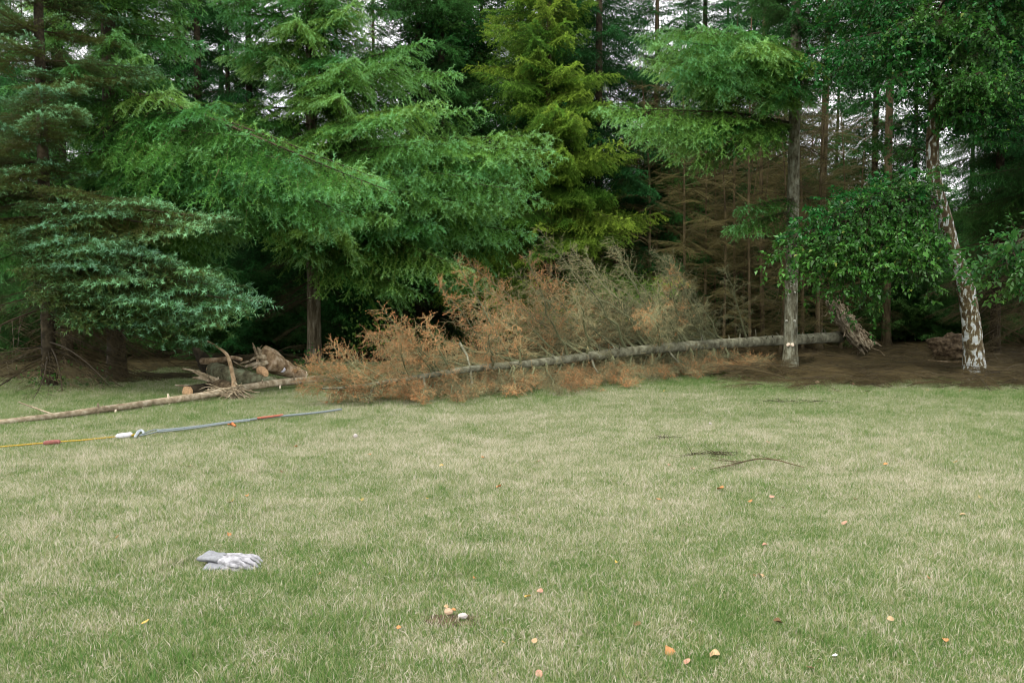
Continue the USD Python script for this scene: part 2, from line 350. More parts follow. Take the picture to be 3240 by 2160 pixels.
# ------------------------------------------------------------------ ground
EDGE_PX = [(-900, 1222), (-300, 1222), (130, 1222), (400, 1220), (600, 1208), (760, 1190), (900, 1166), (1050, 1158), (1300, 1160), (1700, 1172), (2100, 1190), (2300, 1205), (2600, 1222), (2850, 1232), (3050, 1232), (3240, 1238), (3700, 1245), (4400, 1250)]
EDGE = np.array([G(x, y)[:2] for x, y in EDGE_PX])
def edge_y(x):
    return np.interp(x, EDGE[:, 0], EDGE[:, 1])
def inside(x, y):
    """metres inside the lawn, with a ragged edge"""
    p = np.stack([np.asarray(x, float), np.asarray(y, float), np.zeros_like(np.asarray(x, float))], -1)
    return edge_y(x) - y + 2.2 * (fbm(p * 0.8, 4, 5) - 0.5)
def relief(x, y):
    p = np.stack([np.asarray(x, float), np.asarray(y, float), np.zeros_like(np.asarray(x, float))], -1)
    return 0.04 * (fbm(p * 0.6, 3, 3) - 0.5)

def grid(x, y, zf):
    X, Y = np.meshgrid(x, y, indexing='ij')
    Z = zf(X, Y)
    n, m = X.shape
    i, j = np.meshgrid(np.arange(n - 1), np.arange(m - 1), indexing='ij')
    a = i * m + j
    return np.stack([X, Y, Z], -1).reshape(-1, 3), np.stack([a, a + m, a + m + 1, a + 1], -1).reshape(-1, 4)

def floor_z(X, Y):
    p = np.stack([X, Y, np.zeros_like(X)], -1)
    d = np.hypot(X, Y)
    return np.where(d < 80, 0.14 * (fbm(p * 0.5, 4, 9) - 0.55) * np.clip(-inside(X, Y) / 2, 0, 1), 0) - 0.035
sp = np.concatenate([-np.geomspace(400, 32, 14), np.linspace(-30, 30, 150), np.geomspace(32, 400, 14)])
sy = np.concatenate([-np.geomspace(400, 12, 14), np.linspace(-10, 60, 170), np.geomspace(62, 400, 12)])
put('forest_floor', grid(sp, sy, floor_z), M['floor'], smooth=True, kind='structure', label='dark brown needle-strewn soil under the trees behind the lawn')

v, q = grid(np.linspace(-24, 24, 340), np.linspace(-10, 21.5, 230), lambda X, Y: relief(X, Y) - 0.014 + np.clip(inside(X, Y) * 0.05, -0.10, 0.0))
q = q[(inside(v[q][:, :, 0].mean(1), v[q][:, :, 1].mean(1)) > -1.9)]
u_, inv = np.unique(q, return_inverse=True); v, q = v[u_], inv.reshape(q.shape)
lawn = MB(); lawn.add(v, np.vstack([q[:, [0, 1, 2]], q[:, [0, 2, 3]]]), np.clip(0.5 + inside(v[:, 0], v[:, 1]) / 2.2, 0, 1))
put('lawn', lawn, M['lawn'], smooth=True, kind='structure', label='patchy half dried lawn sloping gently to the trees')

# grass: six squares of short mown blades laid over the lawn
rng = np.random.default_rng(11)
def grass_patch(rng, n=3100, side=0.42, long=False):
    mb = MB()
    p = np.stack([rng.uniform(-side / 2, side / 2, n), rng.uniform(-side / 2, side / 2, n), np.full(n, -0.012)], 1)
    h = rng.gamma(6, 0.0036, n) * (1.7 if long else 1) + 0.010
    az, ln = rng.uniform(0, 2 * PI, n), np.abs(rng.normal(0.32, 0.34, n))
    flat = rng.random(n) < 0.13
    ln[flat] = rng.uniform(1.1, 1.5, flat.sum())
    d = np.stack([np.cos(az) * np.sin(ln), np.sin(az) * np.sin(ln), np.cos(ln)], 1)
    s = unit(np.cross(d, rng.normal(size=(n, 3)))) * rng.uniform(0.0010, 0.0018, n)[:, None]
    mid = p + d * h[:, None] * 0.55
    tip = p + d * h[:, None] + np.stack([np.cos(az), np.sin(az), -np.ones(n) * 0.6], 1) * h[:, None] * rng.uniform(0.0, 0.22, n)[:, None]
    mid[flat, 2] += 0.012; tip[flat, 2] += 0.010
    V = np.stack([p + s, p - s, mid + s * 0.8, mid - s * 0.8, tip], 1)
    F = (np.arange(n)[:, None, None] * 5 + np.array([[0, 1, 2], [1, 3, 2], [2, 3, 4]])).reshape(-1, 3)
    t = np.clip(rng.normal(0.44, 0.33, n) + 0.22 * flat, 0, 1)
    mb.add(V.reshape(-1, 3), F, np.repeat(t, 5))
    return mb
def instancer(name, protos, mats, P, which, scale, az, parent='/World', **kw):
    pi = UsdGeom.PointInstancer.Define(stage, fresh(parent, name))
    base = str(pi.GetPath())
    paths = []
    for k, (nm, mb, m) in enumerate(protos):
        prim = put(nm, mb, m, base + '/kinds')
        paths.append(prim.GetPath())
    UsdGeom.Scope.Define(stage, base + '/kinds')
    pi.CreatePrototypesRel().SetTargets(paths)
    pi.CreateProtoIndicesAttr(Vt.IntArray.FromNumpy(which.astype(np.int32)))
    pi.CreatePositionsAttr(Vt.Vec3fArray.FromNumpy(P.astype(np.float32)))
    pi.CreateScalesAttr(Vt.Vec3fArray.FromNumpy(np.repeat(scale[:, None], 3, 1).astype(np.float32)))
    qs = [Gf.Quath(float(math.cos(a / 2)), 0, 0, float(math.sin(a / 2))) for a in az]
    pi.CreateOrientationsAttr(Vt.QuathArray(qs))
    return tag(pi.GetPrim(), **kw)
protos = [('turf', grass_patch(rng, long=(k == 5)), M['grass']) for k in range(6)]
gx, gy = np.meshgrid(np.arange(-13, 13.2, 0.265), np.arange(2.6, 21.0, 0.265), indexing='ij')
gx = gx.ravel() + rng.uniform(-0.06, 0.06, gx.size); gy = gy.ravel() + rng.uniform(-0.06, 0.06, gy.size)
keep = (np.abs(gx) < gy * 0.60 + 1.6) & ((inside(gx, gy) > rng.normal(0.0, 0.65, gx.size)) | ((inside(gx, gy) > -4) & (rng.random(gx.size) < 0.26)))
hole = G(1440, 1962)
gx, gy = gx[keep], gy[keep]; zz = relief(gx, gy) + np.clip(inside(gx, gy) * 0.05, -0.07, 0.0) + 0.008
wh = np.where(rng.random(gx.size) < 0.10, 5, rng.integers(0, 5, gx.size))
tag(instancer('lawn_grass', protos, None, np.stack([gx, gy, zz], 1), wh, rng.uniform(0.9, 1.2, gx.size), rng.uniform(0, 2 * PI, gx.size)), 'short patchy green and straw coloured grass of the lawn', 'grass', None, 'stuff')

# ------------------------------------------------------------------ boughs
def spruce_bough(L, seed, hang=0.6, ds=0.105, ts=0.105, k=26, nl=0.036, nw=0.0085, s0=0.08, rise=0.12, sag=0.28, up=0.14, needle=True, dead=False, width=0.40):
    rng = np.random.default_rng(seed)
    N, W = MB(), MB()
    ph = rng.uniform(0, 6)
    def ax(s):
        s = np.asarray(s, float)
        return np.stack([L * s * 0.97, L * 0.03 * np.sin(3 * s + ph), L * (rise * s - sag * s ** 2 + up * s ** 3)], -1)
    S = np.linspace(0, 1, 11)
    W.tube(ax(S), np.linspace(0.0055 * L + 0.004, 0.003, 11), 5, tone=0.1)
    sh0, sh1, shT = [], [], []
    c0, c1, cr, cT = [], [], [], []
    for s in np.arange(s0, 0.985, ds / L):
        for side in (-1, 1):
            if rng.random() < (0.25 if dead else 0.06): continue
            s_ = min(0.99, s + rng.uniform(-0.3, 0.3) * ds / L)
            p = ax(s_); T = unit(ax(s_ + 0.01) - ax(s_ - 0.01))
            env = min(1.0, (s - s0) / 0.2 + 0.35) * (1 - s) ** 0.75
            ls = width * L * env * rng.uniform(0.6, 1.25) + 0.07
            th = rng.uniform(0.75, 1.15)
            B = unit(np.array([-T[1], T[0], 0.0])) * side
            d = T * math.cos(th) + B * math.sin(th); d[2] += rng.normal(0.0, 0.10) - hang * rng.uniform(0.15, 0.75); d = unit(d)
            n = max(2, int(ls / ts))
            t = np.linspace(0, 1, n + 1)
            Q = p + d * (ls * t)[:, None]
            Q[:, 2] += -hang * 0.45 * ls * t ** 2 + 0.10 * ls * t ** 3
            if dead:
                Q[:, 1] += rng.normal(0, 0.08) * ls * t ** 2
            jj = np.unique(np.linspace(0, n, 4 if ls > 0.2 else 3).astype(int))
            for a, b in zip(jj[:-1], jj[1:]):
                c0.append(Q[a]); c1.append(Q[b]); cr.append(0.0022 + 0.006 * ls * (1 - t[a])); cT.append(0.4)
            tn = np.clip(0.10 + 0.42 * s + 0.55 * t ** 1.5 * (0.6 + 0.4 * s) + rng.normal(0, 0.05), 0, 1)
            m = t[:-1] >= 0.0
            sh0.append(Q[:-1][m]); sh1.append(Q[1:][m]); shT.append(tn[1:][m])
            dq = unit(np.gradient(Q, axis=0)); sd = unit(np.cross(dq, [0, 0, 1.0]))
            idx = np.arange(1, n)
            for sg in (-1, 1):
                use = idx[rng.random(len(idx)) < (0.55 if dead else 0.86)]
                if not len(use): continue
                dt = dq[use] * 0.75 + sd[use] * sg * rng.uniform(0.5, 0.95, (len(use), 1)) + np.array([0, 0, -1.0]) * hang * rng.uniform(0.1, 0.9, (len(use), 1)) + rng.normal(0, 0.12, (len(use), 3))
                lt = (0.11 + 0.15 * (1 - t[use]) * min(1, ls / 0.5) + 0.07 * rng.random(len(use)))
                e = Q[use] + unit(dt) * lt[:, None]
                sh0.append(Q[use]); sh1.append(e); shT.append(np.clip(tn[use] + 0.06, 0, 1))
                if dead:
                    c0.extend(Q[use]); c1.extend(e); cr.extend([0.0026] * len(use)); cT.extend([0.7] * len(use))
    for s in np.arange(s0, 0.95, 0.07 / L):      # short shoots standing all round the axis
        p = ax(s + 0.02 * rng.random()); T = unit(ax(s + 0.01) - ax(s - 0.01))
        e = p + unit(T * 0.9 + rng.normal(0, 0.5, 3) + [0, 0, 0.25 if not dead else -0.2]) * rng.uniform(0.08, 0.18)
        sh0.append(p[None]); sh1.append(e[None]); shT.append(np.array([min(1, 0.3 + 0.6 * s + 0.15 * rng.random())]))
    aS = np.arange(s0 + 0.05, 1.0, 0.10 / L); aP = ax(aS)
    sh0.append(aP[:-1]); sh1.append(aP[1:]); shT.append(np.clip(0.3 + 0.7 * aS[1:] ** 2, 0, 1))
    W.cones(np.array(c0), np.array(c1), np.array(cr), np.array(cT))
    if needle:
        N.needles(np.vstack(sh0), np.vstack(sh1), rng, k, nl, nw, np.concatenate(shT), lean=0.55)
    return N, W, ax(1.0), (np.vstack(sh0), np.vstack(sh1), np.concatenate(shT))

def leafy_bough(L, seed, size=0.060, hang=0.35, nsec=None, dens=1.0):
    rng = np.random.default_rng(seed)
    N, W = MB(), MB()
    ph = rng.uniform(0, 6)
    def ax(s):
        s = np.asarray(s, float)
        return np.stack([L * s * 0.95, L * 0.06 * np.sin(3.5 * s + ph), L * (0.16 * s - 0.30 * s ** 2)], -1)
    S = np.linspace(0, 1, 9)
    W.tube(ax(S), np.linspace(0.008 * L + 0.003, 0.002, 9), 5, tone=0.2)
    C, D, NN, c0, c1, cr = [], [], [], [], [], []
    for s in np.arange(0.15, 1.0, 0.085 / L):
        for side in (-1, 1):
            p = ax(s); T = unit(ax(s + 0.01) - ax(s - 0.01))
            ls = (0.34 * L * min(1, s / 0.3 + 0.2) * (1 - s) ** 0.6 + 0.12) * rng.uniform(0.6, 1.3)
            B = unit(np.array([-T[1], T[0], 0])) * side
            d = unit(T * 0.6 + B * rng.uniform(0.5, 1) + np.array([0, 0, rng.normal(0.05, 0.3) - hang * 0.3]))
            n = max(2, int(ls / 0.085 * dens))
            t = np.linspace(0.12, 1, n)
            Q = p + d * (ls * t)[:, None] + np.array([0, 0, -1]) * (hang * ls * t ** 2)[:, None]
            c0 += [p, Q[n // 2]]; c1 += [Q[n // 2], Q[-1]]; cr += [0.0045, 0.003]
            for qi in range(n):
                w = unit(d * 0.5 + rng.normal(0, 0.55, 3) + np.array([0, 0, -0.5 * hang])); lt = rng.uniform(0.09, 0.22)
                e = Q[qi] + w * lt + np.array([0, 0, -0.25 * hang * lt])
                c0.append(Q[qi]); c1.append(e); cr.append(0.002)
                k_ = int(lt / (size * 0.55)) + 2
                u_ = np.linspace(0.15, 1, k_)[:, None]; sd = unit(np.cross(w, rng.normal(size=3)))
                C.append(Q[qi] + (e - Q[qi]) * u_); D.append(w * 0.7 + sd * np.where(np.arange(k_) % 2, 1, -1)[:, None] * 0.8 + np.array([0, 0, -0.35]) + rng.normal(0, 0.18, (k_, 3)))
                NN.append(np.array([0, -0.25, 1.0]) + rng.normal(0, 0.4, (k_, 3)))
    C, D, NN = np.vstack(C), np.vstack(D), np.vstack(NN)
    W.cones(np.array(c0), np.array(c1), np.array(cr), 0.3)
    N.leaves(C, D, NN, size * np.clip(rng.normal(0.95, 0.28, len(C)), 0.4, 1.6), tone=np.where(rng.random(len(C)) < 0.012, 1.0, rng.uniform(0, 0.9, len(C))), wide=0.72)
    return N, W, ax(1.0)

BOUGHS = {}
def make_style(style, lengths, variants, needle_mat, wood_mat, seed0, **kw):
    BOUGHS[style] = []
    for L in lengths:
        for v_ in range(variants):
            nm = f'{style}_bough_source_{len(BOUGHS[style]):03d}'
            src = source(nm)
            N, W, tip, _ = spruce_bough(L, seed0 + len(BOUGHS[style]), **kw)
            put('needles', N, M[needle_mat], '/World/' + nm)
            put('stem', W, M[wood_mat], '/World/' + nm)
            BOUGHS[style].append((L, tip, '/World/' + nm))
def make_leafy(style, lengths, variants, leaf_mat, seed0, **kw):
    BOUGHS[style] = []
    for L in lengths:
        for v_ in range(variants):
            nm = f'{style}_bough_source_{len(BOUGHS[style]):03d}'
            source(nm)
            N, W, tip = leafy_bough(L, seed0 + len(BOUGHS[style]), **kw)
            put('leaves', N, M[leaf_mat], '/World/' + nm)
            put('stem', W, M['bark_dark'], '/World/' + nm)
            BOUGHS[style].append((L, tip, '/World/' + nm))

make_style('hanging', (1.1, 1.8, 2.6, 3.6), 2, 'needles_hang', 'twig_brown', 100, hang=0.75)
make_style('flat', (0.9, 1.5, 2.2), 2, 'needles_blue', 'twig_brown', 200, hang=0.22, rise=0.05, sag=0.15, up=0.12, width=0.36)
make_style('yellow', (1.2, 2.0), 2, 'needles_yellow', 'twig_brown', 300, hang=0.75)
make_style('dark', (1.2, 2.0, 3.0), 2, 'needles_dark', 'twig_brown', 400, hang=0.8)
make_leafy('birch', (1.0, 1.7, 2.6), 2, 'leaf_birch', 500, hang=0.5)
make_leafy('lime', (1.0, 1.6), 2, 'leaf_lime', 600, size=0.055, hang=0.3, dens=0.8)

GAPS = [(190, 150, 340, 220), (300, 280, 340, 330), (170, 430, 330, 500), (400, 280, 490, 410), (510, 165, 610, 250), (600, 20, 730, 140), (850, 290, 950, 370), (930, 170, 1000, 370), (1010, 400, 1130, 570), (1140, 420, 1260, 540),
        (1880, 60, 1990, 170), (1930, 235, 2020, 290), (2240, 190, 2440, 370), (2270, 430, 2440, 570), (2440, 90, 2510, 210), (2600, 70, 2690, 190), (2590, 290, 2710, 460), (2810, 320, 2945, 570), (2650, 530, 2890, 625)]
def pixel(p):
    c_, s_ = math.cos(PITCH), math.sin(PITCH)
    y, z = p[1], p[2] - EYE
    f = c_ * y - s_ * z
    return 1620 + FPX * p[0] / f, 1080 - FPX * (s_ * y + c_ * z) / f
def open_sky(a, b, rng, chance=0.72):
    for t_ in (0.3, 0.5, 0.75, 1.0):
        x, y = pixel(np.asarray(a) + (np.asarray(b) - a) * t_ - np.array([0, 0, 0.1]))
        if any(g[0] < x < g[2] and g[1] < y < g[3] for g in GAPS) and rng.random() < chance: return True
    return False
def bough_between(tree, origin, style, a, b, rng, roll=0.0):
    """a bough of the tree from a (on its trunk) to its tip b"""
    v = np.asarray(b, float) - np.asarray(a, float); ln = np.linalg.norm(v)
    opts = BOUGHS[style]
    dist = [abs(math.log(np.linalg.norm(o[1]) / ln)) + 0.12 * rng.random() for o in opts]
    L, tip, src = opts[int(np.argmin(dist))]
    s = ln / np.linalg.norm(tip)
    pitch0 = math.atan2(tip[2], math.hypot(tip[0], tip[1])); az0 = math.atan2(tip[1], tip[0])
    az, pit = math.atan2(v[1], v[0]), math.atan2(v[2], math.hypot(v[0], v[1]))
    R = rotz(az) @ roty(-(pit - pitch0)) @ rotx(roll) @ rotz(-az0)
    return instance('bough', src, mat4(R, np.asarray(a) - origin, s), str(tree.GetPath()))

def trunk_mb(pts, radii, sides=14, seed=0, rough=0.08, flare=0.5, n=40, fr=7.0):
    pts = np.asarray(pts, float)
    s = np.concatenate([[0], np.cumsum(np.linalg.norm(np.diff(pts, axis=0), axis=1))]); s /= s[-1]
    u = np.linspace(0, 1, n) ** 1.3
    from scipy.interpolate import PchipInterpolator
    P = np.stack([PchipInterpolator(s, pts[:, k])(u) for k in range(3)], 1)
    R = np.interp(u, s, radii)
    h = P[:, 2] - P[0, 2]
    R = R * (1 + flare * np.exp(-h / 0.22))
    mb = MB(); mb.tube(P, R, sides, tone=0.5, rough=rough, seed=seed, fr=fr)
    return mb, (lambda z: np.array([np.interp(z, P[:, 2], P[:, k]) for k in range(3)]))

# coarse boughs for crowns far off or above the picture, joined into one crown mesh
COARSE = [spruce_bough(L, 700 + i, hang=0.7, ds=0.12, ts=0.10, k=9, nl=0.045, nw=0.012, width=0.42) for i, L in enumerate((1.2, 1.2, 1.8, 1.8, 2.6, 2.6))]
DEADB = [spruce_bough(L, 800 + i, hang=0.35, ds=0.09, ts=0.09, needle=False, dead=True, sag=0.42, rise=0.02, up=0.2, s0=0.12, width=0.45) for i, L in enumerate((1.2, 1.5, 1.9, 2.2))]

def crown_mb(rng, z0, z1, Lmax, step=0.30, per=4, tip=0.3):
    mb, wd = MB(), MB()
    for z in np.arange(z0, z1, step):
        fz = (z - z0) / (z1 - z0)
        for k in range(per):
            L = (Lmax * (1 - fz) ** 0.75 + tip) * rng.uniform(0.7, 1.1)
            i = int(np.argmin([abs(c[2][0] - L) + 0.3 * rng.random() for c in COARSE]))
            s = L / COARSE[i][2][0]
            pit = -0.35 + 0.7 * fz + rng.normal(0, 0.12)
            Mx = mat4(rotz(rng.uniform(0, 2 * PI)) @ roty(-pit), (0, 0, z + rng.uniform(-0.15, 0.15)), s)
            mb.merge(COARSE[i][0], Mx); wd.merge(COARSE[i][1], Mx)
    return mb, wd

def dead_mb(rng, z0, z1, Lmax, n, up=0.1):
    mb = MB()
    for _ in range(n):
        z = rng.uniform(z0, z1)
        L = Lmax * rng.uniform(0.45, 1.0)
        i = int(rng.integers(0, len(DEADB)))
        s = L / DEADB[i][2][0]
        mb.merge(DEADB[i][1], mat4(rotz(rng.uniform(0, 2 * PI)) @ roty(rng.uniform(-up, 0.35)), (0, 0, z), s))
    return mb

def spruce(name, label, px, Y, top, r0, style, tips, rng, fill=(2.6, 8.0, 3.2, 5), dead=None, lean=0.0, bark='bark', group=None, cat='tree', skip=None, topcrown=True, tip_style=None):
    """a spruce: trunk, boughs (each with its needles and stem), dead lower branches, and the crown above"""
    base = np.array([(px - 1620) / FPX * Y, Y, 0.0])
    t = thing(name, base, label=label, cat=cat, group=group)
    tp = str(t.GetPath())
    pts = np.array([[0, 0, -0.15], [lean * 0.3, 0, top * 0.3], [lean, 0, top]])
    mb, at = trunk_mb(pts, [r0, r0 * 0.78, 0.03], seed=int(px), n=46)
    put('trunk', mb, M[bark], tp, smooth=True)
    for tipspec in tips:
        tx, ty, tY = tipspec[:3]
        b = A(tx, ty, tY)
        L = math.hypot(b[0] - base[0], b[1] - base[1])
        dz = tipspec[3] if len(tipspec) > 3 else 0.12
        z0 = b[2] + dz * L
        a = base + at(max(0.3, z0))
        bough_between(t, base, tip_style or style, a, b, rng, roll=rng.normal(0, 0.15))
    z0, z1, Lm, per = fill
    z = z0
    while z < z1:
        fz = z / top
        for k in range(per):
            az = rng.uniform(0, 2 * PI)
            L = Lm * (1 - fz) ** 0.7 * rng.uniform(0.65, 1.1)
            if skip and skip(az, z, L): continue
            if k >= per - 2: L *= 0.45
            pit = -0.30 + 0.75 * fz + rng.normal(0, 0.12)
            a = base + at(z + rng.uniform(-0.1, 0.1))
            b = a + L * np.array([math.cos(az) * math.cos(pit), math.sin(az) * math.cos(pit), math.sin(pit)])
            if b[2] < 0.25 or open_sky(a, b, rng): continue
            bough_between(t, base, style, a, b, rng, roll=rng.normal(0, 0.15))
        z += 0.42
    if topcrown and z1 < top:
        c, w = crown_mb(rng, z1 - 0.3, top, Lm * (1 - z1 / top) ** 0.7, step=0.5)
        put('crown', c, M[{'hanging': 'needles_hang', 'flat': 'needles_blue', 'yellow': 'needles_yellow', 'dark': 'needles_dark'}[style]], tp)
    if dead:
        put('dead_branches', dead_mb(rng, *dead), M['twig_brown'], tp)
    return t, base, at, tp

# ------------------------------------------------------------------ the plantation behind: five kinds of thin spruce, instanced
PLANT = []
for k in range(5):
    r_ = np.random.default_rng(900 + k)
    nm = f'plantation_spruce_source_{k:03d}'
    source(nm)
    top = 13 + 1.2 * k
    z0 = (3.4, 4.6, 2.6, 5.4, 1.6)[k]
    mb, at = trunk_mb([[0, 0, -0.2], [r_.normal(0, .08), 0, top * 0.4], [r_.normal(0, .15), 0, top]], [0.085 + 0.012 * k, 0.07, 0.015], sides=9, n=26, seed=k)
    put('trunk', mb, M['bark_dark'], '/World/' + nm, smooth=True)
    c, w = crown_mb(r_, z0, top, 1.9, step=0.34, per=4)
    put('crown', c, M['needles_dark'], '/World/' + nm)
    put('dead_branches', dead_mb(r_, 0.4, z0 + 0.5, 2.0, 46), M['twig_brown'], '/World/' + nm)
    PLANT.append('/World/' + nm)
rng = np.random.default_rng(21)
taken = [((990 - 1620) / FPX * 20, 20), ((2503 - 1620) / FPX * 19.2, 19.2)]
spots = []
SKY_GAPS = ((180, 330), (400, 600), (620, 720), (860, 1010), (1140, 1250), (1890, 2010), (2200, 2440), (2560, 2720), (2770, 2940))
for Y in np.arange(23.5, 37, 2.4):
    for X in np.arange(-0.60 * Y - 1.5, 0.60 * Y + 1.5, 2.6):
        x, y = X + rng.uniform(-0.9, 0.9), Y + rng.uniform(-0.8, 0.8)
        col = 1620 + FPX * x / y
        if any(a - 30 < col < b + 30 for a, b in SKY_GAPS) and rng.random() < (0.45 if col < 1400 else 0.68): continue
        spots.append((x, y))
for x, y in spots:
    k = int(rng.integers(0, 5))
    instance('plantation_spruce', PLANT[k], mat4(rotz(rng.uniform(0, 6.28)), (x, y, 0), rng.uniform(0.85, 1.15)), label='thin spruce of the dark plantation with dead brown lower branches', cat='tree', group='thin spruces of the plantation behind the clearing')

# far-off thicket closing the view between the trunks
rng = np.random.default_rng(31)
def bush(rng, R, n):
    mb = MB()
    for _ in range(n):
        i = int(rng.integers(0, 4)); L = R * rng.uniform(0.6, 1.0)
        mb.merge(COARSE[i][0], mat4(rotz(rng.uniform(0, 6.28)) @ roty(-rng.uniform(0.0, 1.35)), (0, 0, rng.uniform(0, 1.9)), L / COARSE[i][2][0]))
    return mb
bp = [('thicket_bush', bush(rng, 1.5, 34), M['needles_dark']) for _ in range(3)]
n = 430
bx = rng.uniform(-27, 27, n); by = rng.uniform(35, 43, n)
by[:110] = rng.uniform(25, 35, 110); bx[:110] = by[:110] * rng.uniform(-0.62, 0.62, 110)
by[110:165] = rng.uniform(20.9, 25, 55); bx[110:165] = by[110:165] * rng.uniform(-0.62, -0.14, 55)
by[380:430] = rng.uniform(26, 35, 50); bx[380:430] = by[380:430] * rng.uniform(0.10, 0.36, 50)
by[165:200] = rng.uniform(24.5, 31, 35); bx[165:200] = by[165:200] * rng.uniform(0.40, 0.62, 35)
tag(instancer('distant_thicket', bp, None, np.stack([bx, by, np.zeros(n)], 1), rng.integers(0, 3, n), np.where(np.arange(n) < 200, rng.uniform(0.7, 1.2, n), rng.uniform(1.2, 2.2, n)), rng.uniform(0, 6.28, n)), 'dark far-off thicket closing the view between the plantation trunks', 'thicket', None, 'stuff')

M['twig_olive'] = tone_mat('twig_olive', [(0.0, (0.050, 0.045, 0.016)), (0.5, (0.100, 0.086, 0.029)), (1.0, (0.165, 0.135, 0.048))], vary=0.3)
for k in range(3):
    r_ = np.random.default_rng(950 + k); nm = f'dead_spruce_source_{k:03d}'; source(nm)
    mb, at = trunk_mb([[0, 0, -0.1], [r_.normal(0, .1), 0, 3], [r_.normal(0, .2), 0, 6.5]], [0.045, 0.03, 0.008], sides=7, n=16, seed=k)
    put('trunk', mb, M['bark_thin'], '/World/' + nm, smooth=True)
    put('dead_branches', dead_mb(r_, 0.2, 5.8, 1.25, 115, 0.9), M['twig_olive'], '/World/' + nm)
rng = np.random.default_rng(33)
for px, Y in ((2040, 22.6), (2110, 24.0), (2165, 21.9), (2230, 23.2), (2290, 22.2), (2350, 24.4), (2420, 23.0), (2470, 22.0), (2540, 23.6), (2590, 22.4), (2200, 25.5), (2320, 26.5), (2450, 26.0), (2660, 24.6), (2100, 26.5), (2720, 26.5), (2260, 24.6), (2390, 25.6), (2510, 25.2), (2150, 25.0), (2290, 28), (2420, 28), (2560, 27.5), (2010, 24.0)):
    instance('dead_spruce', f'/World/dead_spruce_source_{int(rng.integers(0, 3)):03d}', mat4(rotz(rng.uniform(0, 6.28)), ((px - 1620) / FPX * Y, Y, 0), rng.uniform(0.8, 1.1)), label='slender dead spruce bristling with olive brown twigs behind the fallen crown', cat='tree', group='dead young spruces behind the fallen crown')

# ------------------------------------------------------------------ the spruces in front
rng = np.random.default_rng(41)
B_TIPS = [  # the broad spruce: tips of the boughs one can tell apart, pixel and distance
    (1324, 609, 17.0), (1102, 737, 16.6), (1385, 713, 17.0), (1687, 737, 18.0), (1475, 850, 17.2, 0.25), (1602, 657, 17.6), (970, 822, 17.6, 0.3), (1555, 897, 18.2, 0.3), (1333, 930, 18.0, 0.3),
    (1741, 424, 18.0, 0.0), (1767, 477, 17.6, 0.05), (1730, 538, 18.2), (1660, 600, 17.2), (1726, 628, 18.6), (1355, 122, 18.0, -0.1), (1277, 175, 17.2, -0.05), (1118, 180, 16.8, 0.0), (1261, 363, 16.4, 0.0), (1400, 318, 17.0, -0.05),
    (1538, 343, 17.6, -0.05), (1343, 445, 16.6, 0.0), (1453, 449, 17.0, 0.0), (1183, 567, 16.2), (1322, 560, 16.6), (1240, 690, 16.8, 0.2), (880, 640, 17.4, 0.2), (1080, 300, 17.0), (860, 180, 18.2), (1500, 560, 17.2), (1420, 640, 17.0, 0.2), (940, 60, 17.4), (1450, 230, 18.0), (1600, 520, 17.8)]
tB, bB, atB, pB = spruce('spruce_tree', 'broad green spruce with long drooping boughs, its bare trunk left of the fallen tree', 993, 20.0, 15.0, 0.15, 'hanging', B_TIPS, rng, fill=(3.2, 9.0, 3.7, 8), dead=(0.8, 3.4, 1.5, 26))
A2_TIPS = [(647, 722, 13.3), (732, 686, 13.6), (830, 955, 13.0), (667, 861, 13.0), (712, 902, 13.2), (581, 963, 12.8), (720, 1024, 13.2), (659, 1085, 13.3, 0.2), (435, 886, 12.7), (328, 775, 12.8), (361, 673, 13.2), (560, 820, 13.0), (500, 800, 12.9), (300, 840, 12.7), (780, 985, 13.4), (440, 960, 12.9), (620, 1010, 13.3), (240, 650, 13.2), (180, 760, 12.9), (520, 640, 13.4)]
tA2, bA2, atA2, pA2 = spruce('blue_spruce', 'low bluish spruce at the left with pale tipped layered boughs above the lawn edge', 150, 14.9, 12.0, 0.11, 'flat', A2_TIPS, rng, fill=(2.6, 8.0, 2.5, 8), dead=(0.25, 1.8, 2.3, 34), bark='bark_dark')
A_TIPS = [(1000, 590, 14.6, 0.25), (1250, 610, 14.2, 0.35), (1180, 560, 14.6, 0.32), (800, 430, 14.6, 0.1), (1130, 690, 14.8, 0.35), (700, 330, 14.4, 0.0), (960, 520, 14.2, 0.2), (560, 280, 14.8, 0.0), (880, 560, 14.8, 0.25), (640, 480, 14.4), (760, 590, 14.7, 0.2), (520, 470, 14.6), (600, 560, 14.9, 0.2)]
tA, bA, atA, pA = spruce('spruce_tree', 'dark trunked spruce at the left sending one long bright bough down towards the middle', 365, 16.6, 16.0, 0.16, 'hanging', A_TIPS, rng, fill=(2.6, 9.0, 2.8, 10), dead=(0.5, 3.0, 1.8, 30), bark='bark_dark')
F_TIPS = [(1890, 340, 17.2, 0.0), (1960, 410, 17.6, 0.05), (2010, 110, 17.8, 0.0), (2080, 200, 17.6, 0.05), (2200, 270, 17.4, 0.15), (2150, 130, 17.0, 0.0), (2300, 230, 17.0, 0.15), (2420, 330, 17.4, 0.4), (2560, 330, 17.6, 0.4), (2300, 720, 17.8, 0.2), (2330, 660, 18.0, 0.15), (2680, 120, 18.0, 0.1), (2720, 200, 18.4, 0.0), (2060, 140, 17.2, 0.0), (2120, 220, 17.0, 0.05), (2170, 190, 16.8, 0.05), (2260, 160, 16.8, 0.05), (2340, 140, 16.6, 0.1), (2010, 190, 18.0, 0.0), (2090, 90, 17.4, 0.0), (2200, 80, 17.0, 0.0), (2150, 260, 17.4, 0.1), (2000, 380, 17.4, 0.03), (2080, 400, 17.6, 0.05), (2300, 80, 16.8, 0.0), (2400, 130, 16.6, 0.1)]
